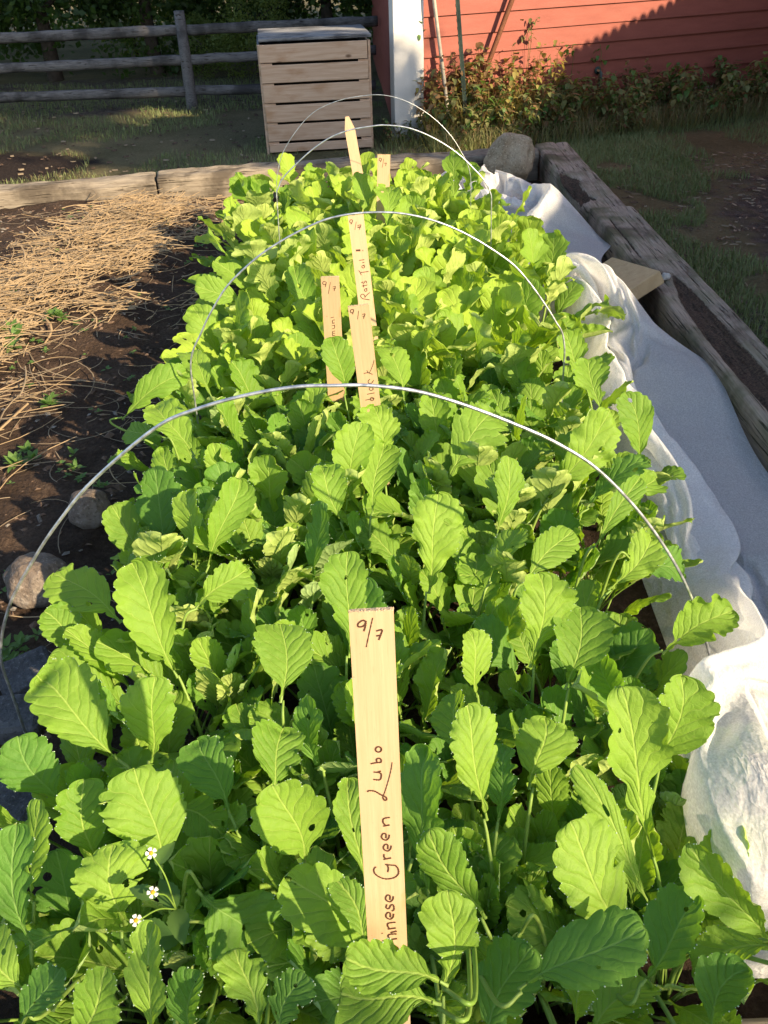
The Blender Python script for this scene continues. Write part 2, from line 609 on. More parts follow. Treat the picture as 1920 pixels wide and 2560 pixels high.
M['siding'] = mat_siding()
M['white_paint'] = mat_simple('white_trim_paint', (.58, .555, .51), (.70, .68, .64), 6, .6, .3, .15, 60)
M['roof'] = mat_simple('grey_roof_sheet', (.18, .18, .18), (.3, .3, .3), 4, .5, .4, .1)
M['board_brown'] = mat_weathered('brown_fence_board', [(.11, .085, .06), (.19, .15, .11), (.27, .22, .17)])


def mat_pine():
    b = NB('pale_pine_board')
    co = b.obj_co()
    rnd = b.rand()
    off = b.n('CombineXYZ'); b.set(off.inputs[0], b.math('MULTIPLY', rnd, 7)); b.set(off.inputs[2], b.math('MULTIPLY', rnd, 3))
    q = b.vmath('ADD', co, off.outputs[0])
    g = b.noise(b.mapping(q, (2.2, 30, 34)), 1.4, 6, .6, .5)
    st = b.noise(b.mapping(q, (3, 5, 9)), 1.2, 4)
    c = b.ramp(g, [(.3, (.44, .285, .18)), (.7, (.58, .42, .30))])
    c = b.mix(b.mapr(st, .52, .72, 0, .6), c, (.36, .19, .085))
    vo = b.n('TexVoronoi'); b.set(vo.inputs['Vector'], b.mapping(q, (3.1, 3.1, 6.0))); vo.inputs['Scale'].default_value = 1.0
    kn = b.mapr(vo.outputs['Distance'], .07, .13, 1, 0)
    c = b.mix(b.math('MULTIPLY', kn, .85), c, (.10, .045, .02))
    b.base(c, .7, .25)
    b.bump(g, .2, .003)
    return b.m


M['pine'] = mat_pine()
M['lid'] = mat_weathered('grey_lid_board', [(.15, .15, .155), (.24, .24, .245), (.33, .33, .33)])
M['bin_dark'] = mat_simple('dark_bin_inside', (.012, .010, .008), (.03, .024, .018), 12, .95, .05)
M['bark'] = mat_simple('tree_bark', (.035, .027, .02), (.10, .08, .06), 9, .95, .1, 1.0, 30)
M['tree_leaf'] = mat_simple('tree_leaf', (.020, .045, .010), (.055, .095, .020), 1.4, .5, .3, trans=(.12, .2, .02), tw=.35)
M['tree_leaf2'] = mat_simple('bright_shrub_leaf', (.06, .10, .022), (.16, .20, .045), 1.4, .5, .3, trans=(.3, .36, .05), tw=.4)
M['petal'] = mat_simple('white_petal', (.72, .72, .66), (.85, .85, .8), 40, .6, .2, trans=(.7, .7, .6), tw=.3)
M['disc'] = mat_simple('yellow_disc', (.60, .30, .02), (.75, .42, .03), 200, .7, .2, .6, 900)
M['block'] = mat_simple('sawn_pine_block', (.40, .29, .16), (.52, .39, .23), 25, .75, .2, .3)
b_ = NB('water_bead')
b_.base((.75, .9, .7), .05, .6); b_.bsdf.inputs['Transmission Weight'].default_value = .7; b_.bsdf.inputs['IOR'].default_value = 1.33
M['drop'] = b_.m

def fbm(x, y, z=0.0, o=3):
    a, s, t = 1.0, 1.0, 0.0
    for _ in range(o):
        t += a * noise.noise(Vector((x * s, y * s, z * s + 7.3 * _)))
        a *= .5; s *= 2.03
    return t


# ================================================================== SETTING
GZ = -0.20
n_ = 60
gv, gf = [], []
for j in range(n_ + 1):
    for i in range(n_ + 1):
        x = (i / n_ - .5); y = (j / n_ - .5)
        x = math.copysign(abs(x * 2) ** 2.2, x) * 70; y = math.copysign(abs(y * 2) ** 2.2, y) * 70 + 8
        z = GZ + .02 * fbm(x * .5, y * .5) if abs(x) < 8 else GZ
        d = math.hypot((x + 3.35) / 1.0, (y - 7.75) / .6)
        gv.append((x, y, z))
for j in range(n_):
    for i in range(n_):
        a = j * (n_ + 1) + i
        gf.append((a, a + 1, a + n_ + 2, a + n_ + 1))
g = obj('ground', mesh('ground', gv, gf, M['ground'], True))
tag(g, kind='structure')


def back_y(x):            # inner (front) face of the back timber
    return 6.13 + .155 * x - .02


def smooth(a, b, x):
    t = max(0, min(1, (x - a) / (b - a)))
    return t * t * (3 - 2 * t)


def mound_z(x, y):
    z = .025 * fbm(x * 2.2, y * 2.2, 1, 4) + .012 * fbm(x * 11, y * 11, 2, 3)
    # straw-covered rise along the back left, a hollow next to the bed
    d = ((x + 1.5) * .83 + (y - 4.8) * -.3)
    z += .07 * math.exp(-((x + 1.55) / .55) ** 2) * max(0, min(1, (y - 2.6) / 1.2))
    z += .05 * math.exp(-((x + 2.3) / .5) ** 2) * max(0, min(1, (y - 4.8) / .8))
    z -= .075 * smooth(.75, .1, back_y(x) - y)
    return z


sx0, sx1, sy0 = -3.1, 1.205, .60
nx, ny = 150, 190
sv, sf = [], []
for j in range(ny + 1):
    for i in range(nx + 1):
        x = sx0 + (sx1 - sx0) * i / nx
        y = sy0 + (back_y(x) + .03 - sy0) * j / ny
        z = mound_z(x, y)
        if -.62 < x < .62: z = .02 * fbm(x * 5, y * 5)
        if i in (0, nx) or j in (0, ny): z = GZ - .01
        sv.append((x, y, z))
for j in range(ny):
    for i in range(nx):
        a = j * (nx + 1) + i
        sf.append((a, a + 1, a + nx + 2, a + nx + 1))
tag(obj('garden_soil', mesh('garden_soil', sv, sf, M['soil'], True)), kind='structure')


# ------------------------------------------------------------------ timbers
def timber(name, A, B, w, h, mat, label, group, seed, groove=None, round_=.016, dis=.007, rotmat=True):
    """A, B: centre points of the top face's ends (world); squared old timber between them."""
    A, B = Vector(A), Vector(B)
    L = (B - A).length
    ns = max(12, int(L / .014)); prof = []
    nt_, nsd = 22, 8
    for k in range(nt_ + 1): prof.append((w / 2 - w * k / nt_, 0))             # top, from +w/2 to -w/2
    for k in range(1, nsd + 1): prof.append((-w / 2, -h * k / nsd))
    prof.append((0, -h))
    for k in range(nsd): prof.append((w / 2, -h + h * k / nsd))
    n = len(prof)
    v, f, mi = [], [], []
    for s in range(ns + 1):
        x = L * s / ns
        for k, (py, pz) in enumerate(prof):
            y, z = py, pz
            ey = abs(py) / (w / 2)
            if pz > -1e-6 and ey > 1 - round_ / w * 2:
                t = (ey - (1 - round_ / w * 2)) / (round_ / w * 2)
                z -= round_ * .35 * t * t
            elif pz > -round_ and pz < -1e-6:
                y *= 1 - .06 * (1 + pz / round_)
            nzv = fbm(x * 1.7, py * 9 + seed, pz * 9, 3)
            nz2 = fbm(x * 9, py * 30 + seed, pz * 30 + 4, 2)
            dd = dis * nzv + dis * .35 * nz2
            if pz > -1e-6: z += dd
            else: y += math.copysign(dd, py) if py else 0
            if pz > -1e-6 and groove: z -= groove(x, py)
            endr = min(x, L - x)
            if endr < .02: z -= (.02 - endr) * .3
            v.append((x, y, z))
    deep = [0.0] * len(v)
    if groove:
        for s in range(ns + 1):
            for k, (py, pz) in enumerate(prof):
                if pz > -1e-6: deep[s * n + k] = min(1.0, max(0.0, (groove(L * s / ns, py) - .004) / .014))
    for s in range(ns):
        for k in range(n):
            f.append((s * n + k, s * n + (k + 1) % n, (s + 1) * n + (k + 1) % n, (s + 1) * n + k)); mi.append(0)
    f.append(tuple(range(n))[::-1]); f.append(tuple(ns * n + k for k in range(n))); mi += [0, 0]
    me = mesh(name, v, f, mat, True)
    at = me.attributes.new('rot', 'FLOAT', 'POINT'); at.data.foreach_set('value', deep)
    o = obj(name, me)
    d = (B - A).normalized()
    yv = Vector((0, 0, 1)).cross(d).normalized()
    zv = d.cross(yv)
    o.matrix_world = Matrix(((d.x, yv.x, zv.x, A.x), (d.y, yv.y, zv.y, A.y), (d.z, yv.z, zv.z, A.z), (0, 0, 0, 1)))
    tag(o, label, 'timber', group)
    return o


def smooth(a, b, x):
    t = max(0, min(1, (x - a) / (b - a)))
    return t * t * (3 - 2 * t)


def groove_back(x, y):
    # eaten hollow low on the front, a few checks
    return .012 * max(0, fbm(x * 3, y * 20, 5, 2) - .25)


jt = Vector((-1.441, 6.152 - .11, .10))
dirb = Vector((1, .155, 0)).normalized()
timber('bed_timber', jt - dirb * 1.75 + Vector((0, 0, -.004)), jt - dirb * .006, .23, .31, M['timber_log'],
       'rounded weathered timber log behind the straw-strewn soil, left of the joint', 'old timbers edging the raised bed', 3.1,
       groove_back, .09, .02)
timber('bed_timber', jt + dirb * .006 + Vector((0, 0, .008)), jt + dirb * 2.62, .23, .31, M['timber_log'],
       'long weathered timber crossing behind the leafy bed, from the joint to the boulder', 'old timbers edging the raised bed', 8.4,
       groove_back, .06, .018)


def groove_far(x, y):     # x from far end towards the camera; rotten patch on the outer edge (+y is left)
    q = .05 * fbm(x * 6, y * 18, 2, 3)
    e = smooth(-.015, -.085, y + q) * smooth(.80, 1.15, x + q * 2) * (1 - smooth(1.30, 1.70, x + q * 3))
    r = .075 * e * (.5 + .8 * abs(fbm(x * 7, y * 25, 3, 3)))
    c = .010 * math.exp(-((y - .03 - .02 * math.sin(x * 2)) / .006) ** 2)
    return r + c


def groove_near(x, y):
    # long open split running down the middle, wider towards the viewer, filled with crumbled wood
    cy = .012 - .012 * x + .012 * math.sin(x * 2.3)
    wd = .010 + .040 * smooth(.95, 1.7, x)
    g_ = smooth(.95, 1.35, x) * (1 - .0 * x)
    r = .035 * g_ * math.exp(-((y - cy) / wd) ** 4) * (.7 + .6 * abs(fbm(x * 8, y * 30, 1, 3)))
    c2 = -.055 - .01 * math.sin(x * 3)
    r += .016 * math.exp(-((y - c2) / .005) ** 2) * smooth(.02, .1, x) * (1 - smooth(1.3, 1.6, x))
    for k, (c3, a) in enumerate(((.075, .012), (.05, .010), (.092, .009), (.03, .008))):
        r += a * math.exp(-((y - c3 - .012 * fbm(x * 2, k * 5, 0, 2)) / .0045) ** 2) * smooth(.0, .2, x)
    return r


timber('bed_timber', (1.292, 6.575, .105), (1.30, 4.845, .100), .225, .32, M['timber'],
       'far squared timber on the right with a rotten hollow in its outer edge', 'old timbers edging the raised bed', 1.7, groove_far)
timber('bed_timber', (1.312, 4.84, .118), (1.335, .35, .112), .235, .33, M['timber'],
       'near grey timber split open lengthwise along the right side, holding a white pebble', 'old timbers edging the raised bed', 5.2, groove_near)
timber('bed_timber', (1.19, .50, .098), (-3.1, .50, .098), .23, .31, M['timber_log'],
       'speckled timber end at the near right corner of the bed', 'old timbers edging the raised bed', 9.9, None)


# ------------------------------------------------------------------ stones
def stone(name, c, r, mat, seed, rot=0.0, rough=.16, flat=.0):
    import bmesh
    bm = bmesh.new()
    bmesh.ops.create_icosphere(bm, subdivisions=5, radius=1)
    for v_ in bm.verts:
        p = v_.co.copy()
        k = 1 + rough * fbm(p.x * 1.1 + seed, p.y * 1.1, p.z * 1.1, 2) + rough * .16 * fbm(p.x * 5 + seed, p.y * 5, p.z * 5, 3)
        # facet a little
        for ax in (Vector((.6, -.7, .4)), Vector((-.8, -.3, .5)), Vector((.1, .3, .95)), Vector((.9, .2, -.1)), Vector((-.2, -.95, .1))):
            a_ = ax.normalized(); dd = p.dot(a_)
            if dd > .80 - flat: k *= (.80 - flat) / dd * .5 + .5
        p = p * k
        v_.co = Vector((p.x * r[0], p.y * r[1], p.z * r[2]))
    me = bpy.data.meshes.new(name); bm.to_mesh(me); bm.free()
    me.materials.append(mat)
    me.polygons.foreach_set('use_smooth', [True] * len(me.polygons))
    o = obj(name, me, None, c)
    o.rotation_euler = (0, 0, rot)
    return o


p1 = P(228, 1290, .03); tag(stone('stone', (p1.x, p1.y, .055), (.062, .055, .066), M['stone_red'], 2.2, .5, .14),
                            'small reddish cobble with a pale patch lying on dark soil beside the leaves', 'stone')
p1 = P(100, 1460, .03); tag(stone('stone', (p1.x, p1.y, .045), (.085, .075, .068), M['stone_red'], 6.1, .2),
                            'rounded brown stone on the soil, half behind the big left leaves and the wire', 'stone')
p1 = P(1282, 400, .10); tag(stone('boulder', (p1.x - .01, p1.y + .04, .11), (.175, .14, .175), M['stone_tan'], 4.6, -.35, .16, .12),
                            'tan boulder with flat faces in the far right corner of the bed', 'boulder')
p1 = P(1664, 690, .13); tag(stone('pebble', (p1.x, p1.y, .128), (.020, .017, .017), M['pebble'], 9.1), 'white pebble resting on top of the grey split timber', 'pebble')


def slab(px, py, z, d, rz, tilt, label):
    p = P(px, py, z)
    m = MB(); m.box((0, 0, 0), d, bev=.008)
    o = m.build('paving_stone', M['stone_grey'])
    import bmesh
    bm = bmesh.new(); bm.from_mesh(o.data)
    bmesh.ops.subdivide_edges(bm, edges=bm.edges[:], cuts=5, use_grid_fill=True)
    for v_ in bm.verts:
        v_.co += Vector((fbm(v_.co.x * 12, v_.co.y * 12, v_.co.z * 12), fbm(v_.co.y * 12, v_.co.x * 12, 3), fbm(v_.co.x * 14, 5, v_.co.y * 14))) * .006
    bm.to_mesh(o.data); bm.free()
    o.location = p; o.rotation_euler = (tilt[0], tilt[1], rz)
    tag(o, label, 'paving stone', 'dark paving stones by the left edge')


slab(70, 1690, .035, (.12, .11, .045), .55, (.15, -.1), 'grey paving stone with a pointed corner, topmost at the left edge')
slab(10, 1800, .03, (.17, .11, .05), .12, (.02, .0), 'dark grey paving stone at the left edge just above the round dark leaf')
slab(-10, 2030, .03, (.16, .13, .05), -.2, (.0, .04), 'dark grey paving stone at the left edge, lowest of the three')

# wood block leaning on the split timber
A_ = P(1529, 641, .135); B_ = P(1650, 676, .215); C_ = P(1603, 746, .165)
ex = (B_ - A_).normalized(); ey = (C_ - B_); ey = (ey - ex * ey.dot(ex)).normalized(); ez = ex.cross(ey) * 1
if ez.z < 0: ez = -ez
m = MB(); Lx = (B_ - A_).length * .98; Ly = (C_ - B_).length * .95
m.box((-Lx / 2, Ly / 2, -.03), (Lx, Ly, .06), bev=.004)
o = m.build('wood_block', M['block'])
o.matrix_world = Matrix(((ex.x, ey.x, ez.x, B_.x), (ex.y, ey.y, ez.y, B_.y), (ex.z, ey.z, ez.z, B_.z), (0, 0, 0, 1)))
tag(o, 'sawn wood block tucked between the white cloth and the grey timber', 'wood block')


# ------------------------------------------------------------------ barn
W0 = P(1053, 345, GZ)
zl = None
# wall line: the lap seen at (1047, 95) runs level to (1920, 23)
best = None
for k in range(400):
    yy = 8.0 + k * .01
    za = PY(1047, 95, W0.y).z
    q = PY(1920, 23, yy)
    if best is None or abs(q.z - za) < best[0]: best = (abs(q.z - za), q)
W1 = Vector((best[1].x, best[1].y, GZ))
wd = (W1 - W0); wd.z = 0; wd.normalize()
wn = Vector((wd.y, -wd.x, 0))                       # outward normal, towards the viewer


def wall_pt(px, py, off=0.0):
    d = Vector(ray(px, py)); o_ = Vector((0, 0, HC))
    t = ((W0 + wn * off) - o_).dot(wn) / d.dot(wn)
    return o_ + d * t


lapz = wall_pt(1047, 95).z
exposure = (wall_pt(1050, 43).z - wall_pt(1050, 95).z)
print('WALL', W0, W1, 'lap', lapz, 'exp', exposure)
barn = empty('barn', (W0.x, W0.y, GZ), math.atan2(wd.y, wd.x))
tag(barn, 'red clapboard barn with a broad white corner board, weeds growing along its foot', 'barn')
WL, BH = 9.0, 4.6
m = MB()
k0 = math.floor((0 - (lapz - GZ)) / exposure)
bot = .14
zs = [(lapz - GZ) + exposure * k for k in range(k0 - 1, 60)]
zs = [z for z in zs if bot < z < BH]
zs = [bot] + zs + [BH]
for a, c in zip(zs[:-1], zs[1:]):
    nxx = 24
    v, f = [], []
    for i in range(nxx + 1):
        x = WL * i / nxx
        wv = .004 * noise.noise(Vector((x * .8, a * 3, 0)))
        v += [(x, -.022 + wv, a), (x, -.002, c + .01), (x, .0, a + .0)]
    for i in range(nxx):
        b0 = i * 3
        f += [(b0, b0 + 3, b0 + 4, b0 + 1), (b0 + 2, b0 + 5, b0 + 3, b0)]
    m.add(v, f)
m.add([(0, .01, bot), (WL, .01, bot), (WL, .01, BH), (0, .01, BH)], [(0, 1, 2, 3)])
m.build('wall', M['siding'], barn)
m = MB(); m.box((WL / 2, .06, .03), (WL, .16, bot * 2 - .06 + .05), bev=.006)
m.build('foundation', M['stone_tan'], barn)
# white corner board (front face and return), standing proud of the laps
cbw = .285
m = MB(); m.box((-cbw / 2 - .002, -.02, BH / 2 + .0), (cbw, .09, BH), bev=.004)
m.build('corner_board', M['white_paint'], barn)
# side wall running back, nearly along the line of sight
bi = Matrix.Rotation(-math.atan2(wd.y, wd.x), 4, 'Z')
far_q = PY(930, 62, 12.9)
far_c = bi @ (Vector((far_q.x, 12.9, 0)) - Vector((W0.x, W0.y, 0)))
ax0, ay0, ax1, ay1 = -cbw + .02, .03, far_c.x, far_c.y
m = MB()
for a, c in zip(zs[:-1], zs[1:]):
    m.add([(ax0, ay0, a), (ax1, ay1, a), (ax1 + .02, ay1, c + .01), (ax0 + .02, ay0, c + .01)], [(0, 3, 2, 1)])
m.add([(ax0 + .04, ay0, 0), (ax1 + .04, ay1, 0), (ax1 + .04, ay1, BH), (ax0 + .04, ay0, BH)], [(0, 3, 2, 1)])
m.add([(ax1 + .04, ay1, 0), (WL, ay1, 0), (WL, ay1, BH), (ax1 + .04, ay1, BH)], [(0, 3, 2, 1)])
m.add([(WL, 0, 0), (WL, ay1, 0), (WL, ay1, BH), (WL, 0, BH)], [(0, 1, 2, 3)])
m.build('side_wall', M['siding'], barn)
m = MB()
roof_left, roof_back, roof_ridge = ax0 - .3, ay1 + .3, ay1 * .5
for dz, q1, q2 in ((0, (0, 1, 2, 3), (3, 2, 5, 4)), (-.06, (3, 2, 1, 0), (4, 5, 2, 3))):
    m.add([(roof_left, -.35, BH - .05 + dz), (WL + .3, -.35, BH - .05 + dz), (WL + .3, roof_ridge, BH + 2.0 + dz), (roof_left + (ax1 - ax0) * .5, roof_ridge, BH + 2.0 + dz), (roof_left + ax1 - ax0, roof_back, BH - .05 + dz), (WL + .3, roof_back, BH - .05 + dz)], [q1, q2])
m.add([(ax0 + .04, 0, BH - .02), (ax1 + .04, ay1, BH - .02), ((ax0 + ax1) / 2 + .04, roof_ridge, BH + 1.9)], [(0, 1, 2)])
m.build('roof', M['roof'], barn)
pp = wall_pt(1490, 175)
loc = barn.matrix_world
lp = bi @ (pp - W0); lp2 = bi @ (wall_pt(1488, 238) - W0)
m = MB()
m.tube([(lp.x, .0, lp.z), (lp.x, -.05, lp.z + .005), (lp.x, -.085, lp.z - .02), (lp.x - .005, -.09, lp2.z - .1)], .016, 10)
m.tube([(lp.x, -.024, lp.z), (lp.x, -.034, lp.z)], .035, 12)
m.build('drain_pipe', M['post_metal'], barn, True)

# ------------------------------------------------------------------ split-rail fence
FP = P(482, 270, GZ)
rails_at = [(463, 74), (467, 150), (474, 228)]
fence = empty('rail_fence', FP)
tag(fence, 'grey weathered split-rail fence with three rails running behind the slatted bin', 'fence')


def rail(pts, r, name, mat, parent, seed):
    m = MB()
    q = []
    n = 26
    for i in range(n + 1):
        t = i / n * (len(pts) - 1); k = min(int(t), len(pts) - 2); u = t - k
        p = Vector(pts[k]).lerp(Vector(pts[k + 1]), u)
        p += Vector((0, 0, .012 * noise.noise(Vector((i * .35, seed, 0)))))
        q.append(p - FP)
    rs = [r * (1 + .14 * noise.noise(Vector((i * .3, seed, 4)))) for i in range(n + 1)]
    m.tube(q, rs, 9)
    # squarish split section
    for i, vv in enumerate(m.v):
        c = q[i // 9]
        d = Vector(vv) - c
        m.v[i] = tuple(c + Vector((d.x, d.y * .75, d.z * (1.12 + .12 * math.sin(i % 9 * 2.1 + seed)))))
    m.build(name, mat, parent, True)


m = MB()
ptop = PY(447, 27, FP.y - .02)
q = [FP + Vector((0, 0, -.3)) - FP, Vector((0, 0, 0)), (ptop - FP) * .5, ptop - FP]
m.tube(q, [.07, .066, .06, .055], 10)
m.build('post', M['rail'], fence, True)
for (px, py), lpx, rpx in zip(rails_at, ((0, 96), (0, 171), (0, 243)), ((960, 51), (654, 140), (660, 222))):
    c = PY(px, py, FP.y)
    l = P(*lpx, c.z + .0); r_ = P(*rpx, c.z + .0)
    # keep the rails level enough and in one plane
    l = c + (l - c).normalized() * 4.0 if (l - c).length > .5 else c + Vector((-4, 0, 0))
    dl = Vector((-1, -.10, 0)).normalized(); dr = Vector((1, .10, 0)).normalized()
    lz = PY(*lpx, c.y - .10 * 2.1).z; rz = PY(*rpx, c.y + .10 * (1.9 if rpx[0] > 900 else .9)).z
    kl = (lz - c.z) / 2.05; kr = (rz - c.z) / (1.95 if rpx[0] > 900 else .85)
    rail([c + dl * 3.2 + Vector((0, 0, kl * 3.2)), c + dl * 1.5 + Vector((0, 0, kl * 1.5)), c + dl * .02], .046, 'rail', M['rail'], fence, px)
    rail([c + dr * .02, c + dr * 1.0 + Vector((0, 0, kr * 1.0)), c + dr * 2.05 + Vector((0, 0, kr * 2.05))], .046, 'rail', M['rail'], fence, px + 5)
m = MB(); e = Vector((-3.2, -.33, 0)); m.tube([e + Vector((0, 0, -.3)), e + Vector((0, 0, .85))], [.07, .06], 10)
m.build('post', M['rail'], fence, True)

# ------------------------------------------------------------------ slatted compost bin
A_ = P(672, 387, GZ); B_ = P(930, 372, GZ)
bw = (B_ - A_).length; bd_ = (B_ - A_).normalized()
ztop = PY(661, 112, A_.y).z - GZ
bin_ = empty('compost_bin', (A_.x, A_.y, GZ), math.atan2(bd_.y, bd_.x))
tag(bin_, 'pale pine slatted compost bin with a grey lid, standing in front of the rail fence', 'compost bin')
BD = .80
n = 6
hh = ztop / (n - .42)
for k in range(n):
    z0 = ztop - hh * (k + 1); z1 = ztop - hh * k
    gap = hh * .13
    if k == n - 1: z0 = 0.0
    m = MB()
    m.box((bw / 2 + (k - 2.5) * .003, -.012 - .004 * (k % 2), (z0 + z1) / 2 + gap / 2), (bw - .012, .022, z1 - z0 - gap), bev=.003)
    m.build('slat', M['pine'], bin_)
for k in range(n - 1):      # corner blocks that keep the slots apart
    zc = ztop - hh * (k + 1) + hh * .042
    for x in (.055, bw - .045):
        m = MB(); m.box((x, -.006, zc), (.09, .014, hh * .10), bev=.001)
        m.build('spacer', M['pine'], bin_)
m = MB(); m.box((.0, .02, ztop / 2 - .01), (.022, .055, ztop + .02), bev=.003); m.build('corner_post', M['pine'], bin_)
m = MB(); m.box((bw + .004, .03, ztop / 2), (.022, .06, ztop), bev=.003); m.build('corner_post', M['pine'], bin_)
for x in (.0, bw):
    for k in range(n):
        z0 = max(0, ztop - hh * (k + 1)); z1 = ztop - hh * k
        m = MB(); m.box((x, BD / 2 + .05, (z0 + z1) / 2 + .004), (.02, BD - .08, z1 - z0 - hh * .085), bev=.002)
        m.build('slat', M['lid'], bin_)
m = MB(); m.box((bw / 2, BD, ztop / 2), (bw - .02, .02, ztop - .02)); m.build('back_panel', M['lid'], bin_)
m = MB(); m.box((bw / 2, BD / 2, ztop / 2 - .02), (bw - .06, BD - .1, ztop - .08)); m.build('dark_filler', M['bin_dark'], bin_)  # near-black block filling the bin, shade painted behind the slots
m = MB()
for k in range(5):
    m.box((bw / 2 + .015, -.02 + (k + .5) * (BD + .05) / 5, ztop + .033 + .003 * (k % 2)), (bw + .02, (BD + .05) / 5 - .006, .022), bev=.002)
m.build('lid', M['lid'], bin_)

# ------------------------------------------------------------------ poles by the barn
def pole(name, base, top, r, mat, label, cat, n=8, prof=None):
    base, top = Vector(base), Vector(top)
    m = MB()
    pts = [Vector((0, 0, 0)).lerp(top - base, i / 14) for i in range(15)]
    if prof == 'cane':
        rs = [r * (1.0 + (.10 if i % 4 == 0 else 0)) * (1 - .25 * i / 14) for i in range(15)]
    else:
        rs = r
    m.tube(pts, rs, n)
    o = m.build(name, mat, None, True, base)
    return tag(o, label, cat)


b0 = P(1131, 352, GZ); t0 = PY(1081, -40, b0.y + .03)
pole('cane', b0 + Vector((0, 0, -.05)), t0 + (t0 - b0) * .6, .017, M['bamboo'], 'thin pale grey cane standing upright beside the white corner board', 'cane', 8, 'cane')
b0 = wall_pt(1166, 300, .30); b0.z = GZ; t0 = PY(1139, -10, b0.y + .02)
tp = empty('metal_post', b0)
tag(tp, 'green studded metal fence post with dark slots standing in the weeds by the barn', 'metal post')
m = MB()
ax = (t0 - b0); Lp = ax.length * 1.5; ax.normalize()
m.box((0, 0, Lp / 2 - .1), (.034, .005, Lp), bev=.001)
m.box((-.014, .015, Lp / 2 - .1), (.005, .03, Lp), bev=.001)
m.build('flange', M['post_metal'], tp)
m = MB()
k = 0
zz = .12
while zz < Lp - .15:
    m.box((.003, -.004, zz), (.012, .004, .022), bev=.001)
    zz += .055
m.build('slot_row', M['bin_dark'], tp)
tp.rotation_euler = ax.to_track_quat('Z', 'Y').to_euler()
b0 = wall_pt(1152, 318, .16); b0.z = GZ
t0 = wall_pt(1283, -8, .09)
pole('iron_bar', b0, t0 + (t0 - b0) * .35, .022, M['rust'], 'rusty brown bar leaning on the red clapboards', 'iron bar', 6)

# ------------------------------------------------------------------ wire hoops
def crom(pts, n=8):
    out = []
    q = [pts[0] * 2 - pts[1]] + pts + [pts[-1] * 2 - pts[-2]]
    for i in range(1, len(q) - 2):
        for k in range(n):
            t = k / n
            p0, p1, p2, p3 = q[i - 1], q[i], q[i + 1], q[i + 2]
            out.append(.5 * ((2 * p1) + (p2 - p0) * t + (2 * p0 - 5 * p1 + 4 * p2 - p3) * t * t + (3 * p1 - p0 - 3 * p2 + p3) * t ** 3))
    out.append(pts[-1])
    return out


def hoop(px, y, label, r=.0029, feet=True):
    pts = [PY(x_, y_, y) for x_, y_ in px]
    a, b = pts[0], pts[-1]
    da = (pts[0] - pts[1]).normalized(); db = (pts[-1] - pts[-2]).normalized()
    if a.z > .08: pts = [a + Vector((da.x * .02, 0, -min(.2, a.z) * .6)), ] + pts
    a = pts[0]
    pts = [Vector((a.x + da.x * .02, y, -.06))] + pts
    if b.z > .08: pts = pts + [b + Vector((db.x * .02, 0, -min(.2, b.z) * .6))]
    b = pts[-1]
    pts = pts + [Vector((b.x + db.x * .02, y, -.06))]
    c = crom(pts)
    m = MB(); m.tube([p - Vector((0, y, 0)) for p in c], r, 10)
    o = m.build('wire_hoop', M['wire'], None, True, (0, y, 0))
    tag(o, label, 'wire hoop', 'wire hoops arching over the bed')
    return o


hoop([(2, 1640), (23, 1516), (87, 1394), (150, 1300), (231, 1203), (388, 1070), (500, 1020), (625, 986), (741, 967), (833, 964), (926, 964), (1041, 978), (1157, 1011),
      (1284, 1059), (1400, 1112), (1504, 1182), (1620, 1308), (1713, 1458), (1770, 1620), (1793, 1736), (1800, 1850)], 1.225,
     'nearest and widest wire hoop, its legs reaching both edges of the photo')
hoop([(478, 898), (505, 828), (529, 778), (571, 712), (640, 646), (698, 606), (756, 574), (814, 549), (871, 536), (929, 531), (987, 532), (1045, 541), (1103, 558), (1161, 583),
      (1219, 616), (1280, 659), (1319, 701), (1357, 753), (1388, 802), (1409, 848)], 2.18,
     'wire hoop crossing just above the stake with the exclamation mark', .0026)
hoop([(697, 466), (746, 405), (810, 353), (868, 327), (926, 316), (962, 313), (1018, 319), (1076, 341), (1134, 376), (1180, 417), (1223, 474)], 3.3,
     'wire hoop crossing the pointed stake in front of the slatted bin', .0024)
hoop([(691, 463), (703, 393), (735, 335), (781, 283), (839, 254), (903, 240), (960, 238), (1018, 254), (1076, 289), (1122, 333), (1151, 376), (1174, 428)], 3.92,
     'thin farthest wire hoop whose top crosses the bin slats and the white corner board', .0013)

# ------------------------------------------------------------------ labelled stakes
STAKES = []


def catm(pts, n=6):
    if len(pts) < 3: return [Vector(p) for p in pts]
    return crom([Vector(p) for p in pts], n)


